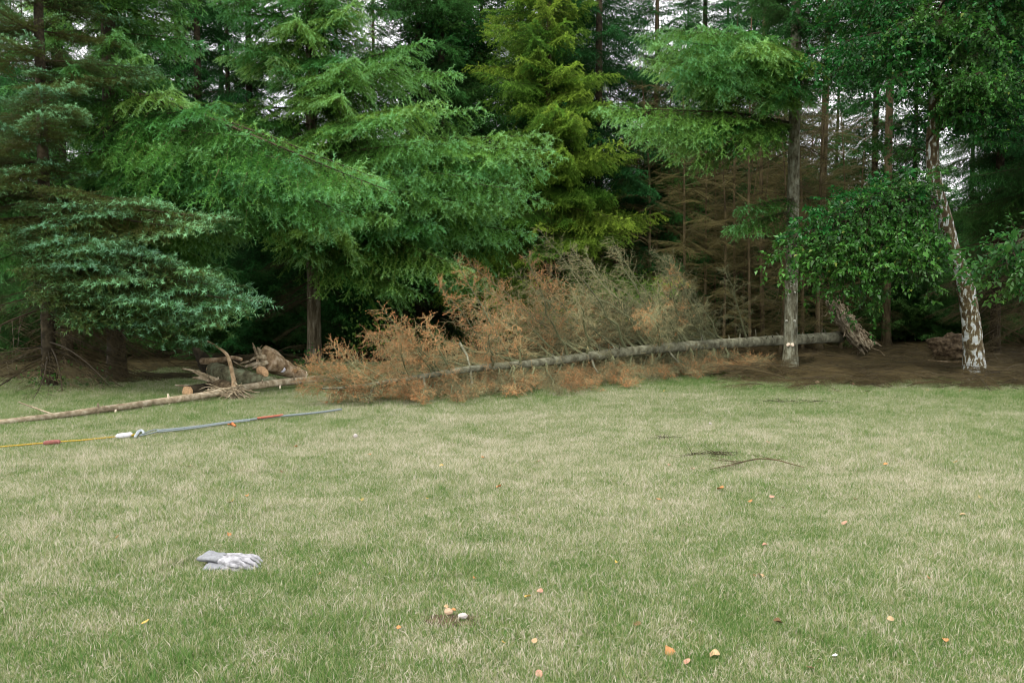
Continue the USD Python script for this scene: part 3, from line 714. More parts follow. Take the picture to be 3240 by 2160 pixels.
tF, bF, atF, pF = spruce('spruce_tree', 'straight spruce with grey knotty trunk standing in front of the fallen trunk', 2503, 18.9, 17.0, 0.135, 'dark', F_TIPS, rng, fill=(5.6, 9.0, 2.6, 8), dead=(1.6, 4.6, 1.1, 12), bark='bark_grey', tip_style='hanging')
C_TIPS = [(1905, 240, 20.8, 0.1), (1935, 330, 20.6, 0.15), (1950, 520, 20.8, 0.2), (1885, 520, 20.4, 0.2), (1930, 610, 20.8, 0.25), (1600, 260, 20.6, 0.1), (1590, 420, 20.6, 0.15), (1690, 120, 20.6, 0.05), (1800, 110, 20.8, 0.05), (1590, 700, 20.6, 0.2), (1850, 780, 20.6, 0.25), (1870, 290, 20.6, 0.1), (1780, 210, 20.8, 0.05), (1640, 180, 20.6, 0.05), (1860, 380, 20.6, 0.2), (1760, 330, 20.2, 0.1), (1850, 610, 20.6, 0.2), (1780, 640, 20.8, 0.2), (1640, 330, 20.8, 0.1), (1800, 560, 20.4, 0.15), (1740, 480, 20.6, 0.2), (1900, 430, 21.4, 0.2), (1700, 720, 20.8, 0.2), (1810, 700, 20.8, 0.2)]
tC, bC, atC, pC = spruce('young_spruce', 'yellowish green spruce behind the top of the fallen tree', 1735, 22.0, 11.0, 0.10, 'yellow', C_TIPS, rng, fill=(1.4, 8.5, 3.3, 10), dead=(0.3, 2.0, 1.4, 20), bark='bark_thin')
E_TIPS = [(1990, 330, 22.6, 0.1), (2150, 420, 22.6, 0.1), (1960, 420, 22.4, 0.1), (2200, 340, 22.8, 0.1), (2080, 480, 22.0, 0.1), (1980, 560, 22.2, 0.1), (2200, 560, 22.4, 0.1), (2060, 640, 22.0, 0.1), (2160, 680, 22.4, 0.1)]
tE, bE, atE, pE = spruce('dark_spruce', 'dense blue green spruce standing back between the yellowish one and the knotty trunk', 2070, 23.6, 9.2, 0.09, 'dark', E_TIPS, rng, fill=(1.2, 7.6, 2.0, 8), dead=(0.3, 2.0, 1.3, 20), bark='bark_thin')
G_TIPS = []
spruce('dark_spruce', 'deep green spruce filling the shade between the left spruces', 640, 22.0, 14.0, 0.12, 'dark', G_TIPS, rng, fill=(1.0, 8.5, 2.4, 7), dead=(0.3, 2.2, 1.6, 26), bark='bark_dark')
spruce('dark_spruce', 'deep green spruce at the far left behind the low bluish spruce', 210, 20.5, 14.0, 0.12, 'dark', [], rng, fill=(1.6, 8.5, 2.4, 7), dead=(0.3, 2.2, 1.8, 21), bark='bark_dark')
spruce('dark_spruce', 'deep green spruce rising between the left spruces and the broad one', 800, 24.0, 14.0, 0.12, 'dark', [], rng, fill=(1.6, 9.5, 2.2, 6), dead=(0.3, 2.2, 1.8, 20), bark='bark_dark')
spruce('dark_spruce', 'deep green spruce at the right edge behind the leaf sprays', 3330, 20.5, 14.0, 0.12, 'dark', [], rng, fill=(3.3, 8.5, 2.6, 7), dead=(0.3, 3.4, 2.0, 60), bark='bark_dark')
spruce('dark_spruce', 'deep green spruce behind the white birch at the right', 3150, 22.5, 14.0, 0.12, 'dark', [], rng, fill=(3.0, 8.5, 2.4, 7), dead=(0.3, 3.4, 2.0, 60), bark='bark_dark')
spruce('dark_spruce', 'deep green spruce close behind the broad spruce trunk', 1330, 23.0, 14.0, 0.12, 'dark', [], rng, fill=(0.8, 8.5, 2.4, 7), dead=(0.3, 1.6, 1.6, 20), bark='bark_dark')

# knots on the grey trunk: pale cut branch stubs
for px, py in ((2485, 1091), (2508, 1091), (2519, 1015), (2462, 1015), (2517, 900), (2498, 905), (2486, 930), (2478, 860), (2520, 925)):
    p = A(px, py, 18.75); c = bF + atF(p[2])
    d = unit((p - c) * [1, 1, 0] + np.array([0, -0.06, 0]))
    r_ = 0.13 * (1 + 0.5 * math.exp(-p[2] / 0.22))
    mb = MB(); ks = 1.0 if py > 1050 else rng.uniform(0.45, 0.85); mb.tube([c + d * r_ * 0.6, c + d * (r_ * 0.95), c + d * (r_ + 0.035 * ks)], [0.05 * ks, 0.038 * ks, 0.026 * ks], 9, rough=0.3, seed=px, fr=30)
    v_, f_, t_ = mb.arrays()
    put('knot', (v_ - bF, f_), M['wood_pale' if py > 1050 else 'knot'], pF, smooth=30)

# thin bare poles of the plantation edge, each singled out
for px, Y, top, r, lab in ((2590, 24.0, 14, 0.10, 'brown bare pole-like spruce trunk just right of the grey knotty trunk'), (2806, 26.0, 14, 0.12, 'brown spruce trunk half hidden by birch leaves, left of the birch'), (2376, 22.5, 9, 0.035, 'slender pale dead pole in the brushwood left of the grey knotty trunk'), (2330, 23.5, 9, 0.035, 'thinner of two pale dead poles in the brushwood, the left one'), (2415, 23.0, 12, 0.05, 'thin dark pole rising through the sky gap left of the grey knotty trunk'), (2065, 24.8, 10, 0.06, 'greenish thin pole behind the top of the fallen tree')):
    b_ = np.array([(px - 1620) / FPX * Y, Y, 0])
    t = thing('bare_spruce', b_, label=lab, cat='tree')
    mb, at = trunk_mb([[0, 0, -0.1], [rng.normal(0, .06), 0, top * .5], [rng.normal(0, .12), 0, top]], [r, r * 0.8, r * 0.3], sides=9, seed=px, n=24)
    put('trunk', mb, M['bark_thin'], str(t.GetPath()), smooth=True)
    put('dead_branches', dead_mb(rng, 0.6, min(top - 1, 6.0), 1.0 + 4 * r, 26), M['twig_brown'], str(t.GetPath()))
    if r > 0.04:
        c, w = crown_mb(rng, top * 0.55, top, 1.4, step=0.5, per=3)
        put('crown', c, M['needles_dark'], str(t.GetPath()))

# ------------------------------------------------------------------ birch, and the broadleaved trees
rng = np.random.default_rng(51)
HY = 16.6
tr_px = [(3083, 1192), (3078, 1080), (3070, 1000), (3052, 900), (3012, 790), (2988, 690), (2962, 600), (2950, 470), (2958, 330), (2966, 180)]
pts = np.array([A(x, y, HY) for x, y in tr_px]); pts[0, 2] = -0.1
pts = np.vstack([pts, pts[-1] + [0.3, 0.2, 2.0], pts[-1] + [0.4, 0.4, 6.0]])
bH = np.array([pts[0, 0], HY, 0.0])
tH = thing('birch_tree', bH, label='leaning white barked birch at the right edge of the lawn', cat='tree')
pH = str(tH.GetPath())
mb, _ = trunk_mb(pts - bH, [0.172, 0.165, 0.155, 0.145, 0.135, 0.128, 0.12, 0.105, 0.095, 0.085, 0.06, 0.01], sides=20, seed=8, rough=0.13, flare=0.45, n=70, fr=9)
put('trunk', mb, M['birch_bark'], pH, smooth=True)
ptsz = pts
def onH(z):
    return np.array([np.interp(z, ptsz[:, 2], ptsz[:, k]) for k in range(3)])
def hides_trunk(a, b):
    for t_ in (0.35, 0.6, 0.85, 1.0):
        p = a + (b - a) * t_ - np.array([0, 0, 0.35]) * t_
        x, y = pixel(p)
        if y > 430 and p[1] < HY + 0.1 and abs(x - np.interp(y, [180, 330, 470, 600, 690, 790, 900, 1000, 1190], [2966, 2958, 2950, 2962, 2988, 3012, 3052, 3070, 3083])) < 95: return True
    return False
H_TIPS = [(2440, 570, 15.9), (2490, 650, 15.2), (2540, 500, 15.8), (2470, 730, 15.9), (2660, 490, 15.0), (2740, 570, 15.5), (2610, 900, 15.7), (2830, 920, 15.8), (2420, 470, 16.2), (2480, 330, 15.7), (2560, 380, 15.2), (2890, 420, 15.6), (2760, 380, 15.0), (2640, 600, 14.8), (2455, 790, 15.6), (2520, 760, 15.4), (2590, 800, 15.4), (2560, 830, 15.8), (2640, 700, 15.2), (2700, 640, 15.4), (2720, 800, 15.6), (2800, 850, 15.2), (2850, 770, 15.0), (2640, 560, 15.4), (2560, 640, 15.8), (2800, 650, 15.0), (2900, 700, 15.0), (2870, 560, 15.2),
          (2740, 470, 16.0), (2620, 440, 16.2), (2600, 250, 15.8), (2700, 300, 15.4), (2560, 180, 15.6), (2820, 250, 15.2), (2760, 160, 15.4), (2900, 130, 15.4), (2860, 360, 15.4), (3020, 250, 15.2), (3100, 180, 15.2), (3200, 260, 15.6), (3060, 380, 15.0), (3160, 420, 15.2), (3240, 330, 15.6), (3120, 560, 15.4), (3220, 500, 15.8), (3060, 640, 15.6), (3000, 480, 15.2), (2690, 380, 15.8), (3180, 640, 16.0), (3240, 150, 15.4), (2980, 80, 15.2), (2820, 90, 15.4), (2640, 120, 15.6), (3100, 80, 15.6)]
for tx, ty, tY in H_TIPS:
    b = A(tx, ty, tY)
    L0 = math.hypot(b[0] - 7.4, b[1] - HY)
    a = onH(min(max(b[2] + 0.18 * L0 + rng.normal(0, 0.15), 1.9), 7.5))
    if open_sky(a, b, rng, 0.62) or hides_trunk(a, b): continue
    bough_between(tH, bH, 'birch', a, b, rng, roll=rng.normal(0, 0.3))
for _ in range(80):
    z = rng.uniform(3.6, 10.5); az = rng.uniform(0, 2 * PI); L = rng.uniform(1.2, 2.8) * (1 if z < 8 else 0.7)
    a = onH(z); b = a + L * np.array([math.cos(az), math.sin(az), rng.uniform(-0.1, 0.5)])
    if open_sky(a, b, rng) or hides_trunk(a, b): continue
    bough_between(tH, bH, 'birch', a, b, rng, roll=rng.normal(0, 0.3))

def broadleaf(name, label, base, pts, r0, style, tips, extra, z_rng, Lr, rng):
    base = np.asarray(base, float)
    t = thing(name, base, label=label, cat='tree')
    p_ = np.asarray(pts, float)
    mb, at = trunk_mb(p_, [r0, r0 * .8, 0.02], sides=12, seed=3, n=30)
    put('trunk', mb, M['bark_dark'], str(t.GetPath()), smooth=True)
    for tx, ty, tY in tips:
        b = A(tx, ty, tY); L0 = math.hypot(b[0] - base[0], b[1] - base[1])
        bough_between(t, base, style, base + at(max(0.6, b[2] + 0.15 * L0)), b, rng, roll=rng.normal(0, .3))
    for _ in range(extra):
        z = rng.uniform(*z_rng); az = rng.uniform(0, 2 * PI); L = rng.uniform(*Lr)
        a = base + at(z)
        b = a + L * np.array([math.cos(az), math.sin(az), rng.uniform(-0.1, 0.6)])
        if open_sky(a, b, rng): continue
        bough_between(t, base, style, a, b, rng, roll=rng.normal(0, .3))
    return t
broadleaf('broadleaf_tree', 'broadleaved tree beyond the right edge reaching in with bright leaf sprays', ((3560 - 1620) / FPX * 14.6, 14.6, 0), [[0, 0, -.1], [0.1, 0, 4], [0, 0, 9]], 0.14, 'lime', [(3165, 845, 13.6), (3180, 830, 13.5), (3190, 790, 13.4), (3215, 860, 13.6), (3175, 880, 13.8), (3230, 820, 13.8)], 18, (3.2, 8.5), (1.2, 2.2), rng)
broadleaf('birch_tree', 'slender leafy birch behind the broad spruce, its small leaves against the sky', ((1450 - 1620) / FPX * 24.5, 24.5, 0), [[0, 0, -.1], [0.1, 0, 5], [-0.2, 0, 12]], 0.10, 'birch', [(1330, 200, 23), (1430, 180, 23), (1520, 170, 23), (1500, 260, 23), (1380, 290, 23), (1560, 230, 23.4), (1460, 330, 23)], 40, (4.5, 11), (1.2, 2.4), rng)

# bramble behind the broad spruce
def shrub(name, label, base, tips, rng, leafmat, size, n):
    t = thing(name, base, label=label, cat='shrub')
    L_ = MB()
    base = np.asarray(base, float)
    for tx, ty, tY in tips:
        b = A(tx, ty, tY) - base
        a = np.array([rng.normal(0, 0.15), rng.normal(0, 0.1), 0]) + np.array([b[0] * 0.5, b[1] * 0.5, 0])
        s = np.linspace(0, 1, 6)[:, None]
        Q = a + (b - a) * s + np.array([0, 0, 1]) * 0.25 * np.sin(PI * s) * np.linalg.norm(b - a) * 0.5
        S_ = MB(); S_.tube(Q, np.linspace(0.008, 0.003, 6), 4)
        put('stem', S_, M['bark_dark'], str(t.GetPath()))
        u = rng.uniform(0.15, 1, n)
        C = np.stack([np.interp(u, s[:, 0], Q[:, k]) for k in range(3)], 1) + rng.normal(0, 0.13, (n, 3))
        L_.leaves(C, rng.normal(0, 0.7, (n, 3)) + [0, -0.3, -0.4], rng.normal(0, 0.4, (n, 3)) + [0, -0.6, 0.8], size * rng.uniform(.6, 1.3, n), tone=rng.random(n), wide=0.8)
    put('leaves', L_, M[leafmat], str(t.GetPath()))
    return t
shrub('bramble', 'green bramble growing in the shade behind the fallen tree top', G(1180, 1130), [(1110, 960, 20), (1150, 920, 20.2), (1200, 940, 20), (1230, 910, 20.4), (1260, 960, 20), (1290, 900, 20.6), (1180, 1000, 19.8), (1120, 1040, 19.8), (1240, 1040, 19.8), (1310, 1000, 20.2), (1080, 1080, 19.6), (1340, 940, 20.6), (1270, 1060, 20), (1160, 860, 20.8)], rng, 'leaf_bright', 0.075, 34)
shrub('sapling', 'small bright green sapling at the foot of the broad spruce trunk', G(968, 1165), [(962, 1125, 18.3), (950, 1140, 18), (985, 1150, 18.2), (1000, 1140, 18.4)], rng, 'leaf_bright', 0.06, 16)
shrub('undergrowth_plant', 'low green weeds at the dark lawn edge at the far left', G(200, 1222), [(150, 1190, 14.7), (220, 1195, 14.8), (280, 1205, 14.9), (330, 1210, 15), (180, 1170, 14.9), (120, 1200, 14.6), (60, 1190, 14.6)], rng, 'leaf_birch', 0.06, 22)

# ------------------------------------------------------------------ the fallen tree
rng = np.random.default_rng(61)
fp = []
for px, py in ((2655, 1066), (2600, 1069), (2500, 1075), (2350, 1083), (2150, 1096), (1900, 1122), (1700, 1147), (1500, 1166), (1350, 1188), (1200, 1212), (1090, 1226), (1020, 1229)):
    Y = 14.5 / (1 - 0.911 * (px - 1620) / FPX)
    fp.append(A(px, py, Y))
fp = np.array(fp)
origin = np.array([fp[0, 0], fp[0, 1], 0.0])
ft = thing('fallen_tree', origin, label='uprooted dead spruce with brown brittle crown lying across the edge of the lawn', cat='fallen tree')
fpath = str(ft.GetPath())
seg = np.concatenate([[0], np.cumsum(np.linalg.norm(np.diff(fp, axis=0), axis=1))])
FL = seg[-1]
from scipy.interpolate import PchipInterpolator
fcurve = [PchipInterpolator(seg, fp[:, k]) for k in range(3)]
def fat(s):
    return np.stack([c(s) for c in fcurve], -1)
u = np.linspace(0, FL, 60)
frad = np.interp(u, [0, 0.4, FL * 0.5, FL * 0.8, FL], [0.135, 0.115, 0.085, 0.05, 0.014])
mb = MB(); mb.tube(fat(u) - origin, frad, 14, rough=0.14, seed=2, fr=9)
put('trunk', mb, M['bark_fallen'], fpath, smooth=True)
tdir = unit(fat(0.3) - fat(0.0))      # from the root towards the tip
for s_ in np.concatenate([np.linspace(0.6, 4.2, 13), rng.uniform(4.2, 9, 12)]):
    p_ = fat(s_) - origin; th_ = rng.uniform(0.2, 2.9); rr_ = float(np.interp(s_, u, frad))
    dd_ = unit(np.array([0.25 * rng.normal(), -math.cos(th_) * 0.8 - 0.3, math.sin(th_)]))
    sb = MB(); sb.tube([p_ + dd_ * rr_ * 0.7, p_ + dd_ * (rr_ + 0.03), p_ + dd_ * (rr_ + rng.uniform(0.05, 0.16)) + tdir * 0.03], [0.019, 0.013, 0.007], 6, rough=0.2)
    put('stub', sb, M['bark_fallen'], fpath)
def dead_branch(p, d, L, rng, needle=0.0, thick=1.0, lift=0.0, grey=0.0):
    """one dead branch with its twigs; what would go below the ground lies on it"""
    W, N = MB(), MB()
    n = 9
    t = np.linspace(0, 1, n)
    bend = rng.normal(0, 0.16, 3) * L
    Q = p + d * (L * t)[:, None] + bend * (t ** 2)[:, None] + np.array([0, 0, lift]) * (L * t ** 2)[:, None] + tdir * (0.22 * L * t ** 2)[:, None]
    Q[1:-1] += rng.normal(0, 0.015 * L, (n - 2, 3))
    def ground(X):
        X = X.copy(); lo = 0.045 + 0.16 * rng.random(X.shape[:-1]) ** 2; X[..., 2] = np.maximum(X[..., 2], lo); return X
    Q = ground(Q)
    W.tube(Q - origin, np.linspace(0.011 * L + 0.006, 0.003, n) * thick, 5, tone=0.15)
    c0, c1, cr, ct, n0, n1 = [], [], [], [], [], []
    for s in np.arange(0.12, 1.0, 0.036 / L):
        for side in range(2):
            b = np.array([np.interp(s, t, Q[:, k]) for k in range(3)])
            T = unit(np.array([np.interp(min(1, s + .05), t, Q[:, k]) - np.interp(max(0, s - .05), t, Q[:, k]) for k in range(3)]))
            r = rng.normal(size=3); r -= T * r.dot(T); r = unit(r)
            ls = (0.30 * min(1, s / .25) * (1 - s) ** 0.6 * min(L, 1.8) / 1.2 + 0.10) * rng.uniform(0.5, 1.4)
            dd = unit(T * rng.uniform(0.5, 1.1) + r * 0.8 + np.array([0, 0, -0.22]))
            q1 = ground(b + dd * ls * 0.5); q2 = ground(q1 + unit(dd + rng.normal(0, .25, 3) + [0, 0, -0.12]) * ls * 0.55)
            c0 += [b, q1]; c1 += [q1, q2]; cr += [0.0042, 0.0030]; tn = max(0.0, rng.uniform(0.2, 0.8) - grey); ct += [tn, tn]
            m = int(ls / 0.034)
            has = rng.random() < needle * (0.35 + 0.9 * s)
            if m:
                uu = rng.uniform(0.15, 1, m)[:, None]
                st = b + (q2 - b) * uu
                e = ground(st + unit(dd * 0.7 + rng.normal(0, 0.6, (m, 3)) + [0, 0, -0.15]) * rng.uniform(0.05, 0.14, (m, 1)))
                c0 += list(st); c1 += list(e); cr += [0.0026] * m; ct += list(np.maximum(0, rng.uniform(0.3, 1, m) - grey))
                if has: n0 += list(st); n1 += list(e)
            if has: n0 += [b, q1]; n1 += [q1, q2]
    W.cones(np.array(c0) - origin, np.array(c1) - origin, np.array(cr), np.array(ct))
    if n0: N.needles(np.array(n0) - origin, np.array(n1) - origin, rng, 11, 0.020, 0.0042, rng.random(len(n0)))
    return W, N
nb = 0
for s in np.concatenate([np.linspace(3.6, 5.2, 16), np.linspace(5.2, FL - 0.15, 165), np.linspace(4.2, 8.0, 40)]):
    s = s + rng.uniform(-0.06, 0.06)
    dtip = FL - s
    Lb = min(0.36 + 0.31 * dtip, 1.2 + 0.12 * dtip, 1.95) * (1.0 if dtip < 8.6 else max(0.5, 1 - (dtip - 8.6) * 0.2)) * rng.uniform(0.8, 1.04)
    p = fat(s)
    T = unit(fat(min(FL, s + .1)) - fat(max(0, s - .1)))
    Hh = unit(np.cross(T, [0, 0, 1.0])); Uu = np.cross(Hh, T)
    if Uu[2] < 0: Uu = -Uu
    th = rng.uniform(0, 2 * PI)
    rad = Hh * math.cos(th) + Uu * math.sin(th)
    if rad[2] < -0.75: Lb *= 0.6                       # broken where the trunk lies on them
    if rad[1] < -0.25 and rad[2] > -0.6 and dtip > 1.5 and rng.random() < (0.9 if s < 8.2 else 0.66): continue
    fw = rng.uniform(0.45, 0.9) if dtip > 1 else rng.uniform(0.9, 1.6)
    d = unit(rad + T * fw)
    edge_px = (p[0] / p[1]) * FPX + 1620
    nd = 0.75 if dtip < 2.4 else (0.50 if dtip < 6.0 and rng.random() < 0.80 - 0.10 * dtip else (0.45 if rng.random() < (0.30 if dtip < 7.6 else 0.05) else 0.0))
    if rad[2] < -0.1 and rad[1] < 0 and rng.random() < 0.45: nd = max(nd, 0.5)
    W, N = dead_branch(p + rad * 0.02, d, Lb, rng, nd, lift=0.12 if rad[2] > 0 else 0.0, grey=float(np.clip((dtip - 3.5) * 0.07, 0, 0.42)))
    br = put('branch', W, M['twig_dead'], fpath)
    if N.n: put('needles', N, M['needles_dead'], str(br.GetPath()))
    nb += 1
# crushed boughs lying on the grass on the near side, under the trunk's line
for s in np.linspace(3.6, FL - 0.6, 46):
    s = s + rng.uniform(-0.1, 0.1)
    p = fat(s); p[2] *= rng.uniform(0.1, 0.5)
    T = unit(fat(min(FL, s + .1)) - fat(max(0, s - .1)))
    side = unit(np.array([T[1], -T[0], 0.0])); side = side if side[1] < 0 else -side
    d = unit(side * rng.uniform(0.5, 1.0) + T * rng.uniform(0.3, 1.1) + np.array([0, 0, rng.uniform(-0.12, 0.02)]))
    W, N = dead_branch(p + side * 0.05, d, rng.uniform(0.7, 1.45) * min(1.0, 0.35 + 0.25 * (FL - s)), rng, 0.55 if rng.random() < 0.6 else 0.1, thick=0.8, grey=0.15)
    br = put('branch', W, M['twig_dead'], fpath)
    if N.n: put('needles', N, M['needles_dead'], str(br.GetPath()))
# bare broken branches that prop the trunk up
for (x0, y0), (x1, y1), (x2, y2) in (((1488, 1170), (1494, 1215), (1487, 1272)), ((2110, 1105), (2150, 1150), (2200, 1200)), ((1870, 1130), (1880, 1160), (1895, 1185)), ((1180, 1222), (1172, 1250), (1165, 1275)), ((1340, 1195), (1345, 1225), (1338, 1245)), ((1455, 1085), (1478, 1125), (1488, 1165)), ((2085, 1170), (2080, 1195), (2074, 1212))):
    Y = 14.5 / (1 - 0.911 * (x0 - 1620) / FPX)
    P_ = np.array([A(x0, y0, Y), A(x1, y1, Y - 0.25), A(x2, y2, Y - 0.5)]) - origin
    mb = MB(); mb.tube(P_, [0.022, 0.018, 0.010], 7, rough=0.1)
    put('branch', mb, M['bark_fallen'], fpath, smooth=True, label='bare pale broken branch')
# torn up root plate at the butt
c = A(2684, 1030, fp[0, 1] + 0.0) - origin
b_ = unit(np.array([0.62, 0.05, -0.78])); a_ = unit(np.array([0.25, 1.0, 0.25])); a_ = unit(a_ - b_ * a_.dot(b_)); d_ = np.cross(a_, b_)
if d_[0] < 0: d_ = -d_
sph = trimesh.creation.icosphere(4)
q = sph.vertices
loc = q[:, :1] * d_ * 0.18 + q[:, 1:2] * a_ * 0.5 + q[:, 2:3] * b_ * 0.68
loc = loc * (1 + 1.1 * (fbm(q * 2.6, 4, 4) - 0.5))[:, None]
put('root_plate', trimesh.Trimesh(c + loc, sph.faces), M['clod'], fpath, smooth=60)
R_ = MB()
for k in range(150):
    th = rng.uniform(0, 2 * PI); rr = rng.uniform(0.25, 1.0)
    st = c + (a_ * math.cos(th) * 0.42 + b_ * math.sin(th) * 0.60) * rr + d_ * rng.uniform(-0.06, 0.15)
    dr = unit(a_ * math.cos(th) * .7 + b_ * math.sin(th) + d_ * rng.uniform(-0.2, 0.7) + rng.normal(0, .55, 3))
    ln = rng.uniform(0.08, 0.30) * (1.6 if rng.random() < .12 else .9)
    tt = np.linspace(0, 1, 6)[:, None]
    P_ = st + dr * ln * tt + np.cumsum(rng.normal(0, 0.03, (6, 3)), 0) + np.array([0, 0, -0.10]) * tt ** 2
    P_[:, 2] = np.maximum(P_[:, 2], 0.02)
    R_.tube(P_, np.linspace(rng.uniform(0.012, 0.040), 0.005, 6), 5)
put('roots', R_, M['root'], fpath)

# ------------------------------------------------------------------ pole, log pile and root wad at the left
rng = np.random.default_rng(71)
def rod(P, R, mat, name, parent, sides=10, rough=0.1, seed=0, smooth=True, n=None, **kw):
    P = np.asarray(P, float)
    if n:
        s = np.concatenate([[0], np.cumsum(np.linalg.norm(np.diff(P, axis=0), axis=1))])
        u = np.linspace(0, s[-1], n)
        R = np.interp(u, s, np.broadcast_to(R, (len(P),)))
        P = np.stack([PchipInterpolator(s, P[:, k])(u) for k in range(3)], 1)
    mb = MB(); mb.tube(P, R, sides, rough=rough, seed=seed)
    return put(name, mb, M[mat], parent, smooth=smooth, **kw)
pole = [A(-160, 1352, 10.28), A(130, 1320, 11.0), A(380, 1287, 11.86), A(620, 1254, 12.8), A(880, 1211, 14.2), A(1090, 1193, 15.15)]
o = np.array([pole[3][0], pole[3][1], 0])
t = thing('stripped_pole', o, label='long thin limbed tree pole lying along the lawn at the left', cat='pole')
rod(np.array(pole) - o, [0.026, 0.034, 0.042, 0.048, 0.056, 0.058], 'bark_pole', 'trunk', str(t.GetPath()), n=50, sides=12, rough=0.09, seed=5)
for px, py, up_ in ((310, 1302, -1), (312, 1285, 1), (365, 1296, -1), (535, 1270, -1), (533, 1256, 1), (885, 1222, -1), (830, 1210, 1), (660, 1240, 1), (930, 1200, 1), (770, 1238, -1), (450, 1284, -1)):
    Y = np.interp(px, [130, 380, 620, 880, 1090], [11.0, 11.86, 12.8, 14.2, 15.15]) - 0.02
    yc = np.interp(px, [130, 380, 620, 880, 1090], [1320, 1287, 1254, 1211, 1193])
    a = A(px, yc, Y) - o
    rod([a, a + [0.01, -0.03, 0.06 * up_], a + [0.015, -0.05, 0.085 * up_]], [0.018, 0.014, 0.010], 'wood_pale' if px % 2 else 'bark_pole', 'stub', str(t.GetPath()), 7)
rod([A(60, 1272, 11.6) - o, A(110, 1290, 11.4) - o, A(172, 1312, 11.15) - o], [0.008, 0.010, 0.012], 'bark_pole', 'side_branch', str(t.GetPath()), 6)

def log_thing(name, label, pts, R, mat, seed, cut=None, cat='log', n=34, rough=0.24, lo=0):
    pts = np.array(pts, float); o = np.array([pts[0][0], pts[0][1], 0])
    t = thing(name, o, label=label, cat=cat)
    rod(pts - o, R, mat, 'log_body', str(t.GetPath()), sides=16, rough=rough, seed=seed, n=n)
    if cut is not None:
        i, sg = cut
        e = pts[i] - o; d = unit(pts[i] - pts[i - 1 if i else 1])
        R0 = R[i]
        k = 22; th = np.linspace(0, 2 * PI, k, endpoint=False)
        _, a, b = frame(d)
        rr = R0 * (0.98 + 0.06 * rng.normal(size=k))
        v_ = np.vstack([e + d * 0.012, e + d * 0.006 + (np.cos(th) * rr)[:, None] * a * 0.99 + (np.sin(th) * rr)[:, None] * b * 0.99, e - d * 0.02 + (np.cos(th) * rr)[:, None] * a * 1.01 + (np.sin(th) * rr)[:, None] * b * 1.01])
        j = np.arange(k); jn = (j + 1) % k
        f_ = np.vstack([np.stack([0 * j, 1 + j, 1 + jn], 1), np.stack([1 + j, 1 + k + j, 1 + jn], 1), np.stack([1 + jn, 1 + k + j, 1 + k + jn], 1)])
        put('cut_end', (v_, f_), M['wood_cut' if sg > 0 else 'wood_pale'], str(t.GetPath()))
    return t, o
# the biggest log, torn at its upper end, with its root flare
t1, o1 = log_thing('root_log', 'thick tan log with torn root flare, highest in the log pile', [A(962, 1188, 15.7), A(915, 1172, 15.5), A(870, 1152, 15.3), A(838, 1140, 15.1)], [0.085, 0.12, 0.165, 0.18], 'bark_log', 12, cut=(0, -1), rough=0.2)
p1 = str(t1.GetPath())
rod(np.array([A(885, 1160, 15.35), A(860, 1125, 15.4), A(846, 1112, 15.4), A(833, 1100, 15.4)]) - o1, [0.13, 0.12, 0.085, 0.055], 'bark_log', 'root_flare', p1, 12, 0.25, 3, n=14)
d1 = unit(A(915, 1172, 15.5) - A(838, 1140, 15.1))
sc = A(894, 1169, 15.30) - o1
mb = MB(); mb.tube([sc + [0, .06, 0], sc + [0, -0.045, 0.012], sc + [0, -0.055, 0.014]], [0.055, 0.05, 0.02], 10, rough=0.3); put('bark_scar', mb, M['white_sleeve'], p1, label='pale patch of bare wood')
for (x0, y0, x1, y1, r) in ((828, 1140, 802, 1098, .03), (812, 1120, 799, 1085, .022), (806, 1125, 830, 1092, .012), (840, 1130, 790, 1142, .03), (830, 1150, 775, 1160, .035), (822, 1128, 815, 1100, .03), (845, 1145, 800, 1165, .03), (790, 1142, 760, 1150, .018), (775, 1160, 738, 1142, .012), (835, 1160, 828, 1190, .025)):
    a, b = A(x0, y0, 15.0) - o1, A(x1, y1, 14.8) - o1
    rod([a, (a + b) / 2 + rng.normal(0, .02, 3), b], [r * 1.3, r, r * .5], 'root', 'root', p1, 7, 0.25, int(x0), n=7)
rod(np.array([A(822, 1172, 14.8), A(836, 1178, 14.7), A(842, 1192, 14.65)]) - o1, [0.075, 0.065, 0.03], 'wood_cut', 'torn_wood', p1, 9, 0.4, 4, n=8)
log_thing('mossy_log', 'grey green mossy log lying level in the log pile', [A(672, 1170, 15.3), A(730, 1184, 15.0), A(800, 1200, 14.8), A(868, 1215, 14.6)], [0.12, 0.125, 0.115, 0.10], 'bark_moss', 7, cut=(0, 1))
log_thing('dark_log', 'dark brown slanting log with a rising limb at the back of the log pile', [A(672, 1172, 16.2), A(650, 1145, 16.3), A(632, 1122, 16.4), A(612, 1085, 16.6)], [0.16, 0.14, 0.09, 0.035], 'bark_dark', 9)
log_thing('thin_log', 'slender orange brown limb lying on top of the log pile', [A(640, 1142, 15.9), A(700, 1138, 15.6), A(735, 1131, 15.5), A(765, 1137, 15.5)], [0.055, 0.045, 0.035, 0.025], 'bark_log', 10, cut=(3, 1))
log_thing('cut_log', 'short log with an orange sawn end facing the lawn, behind the pole', [A(592, 1240, 13.6), A(640, 1230, 13.9), A(700, 1222, 14.3)], [0.088, 0.085, 0.08], 'bark_dark', 11, cut=(0, 1))
log_thing('grey_stick', 'thin pale stick lying above the orange sawn log end', [A(556, 1218, 13.9), A(600, 1221, 13.8), A(652, 1223, 13.9)], [0.012, 0.018, 0.010], 'bark_pole', 13, cat='stick', n=8)
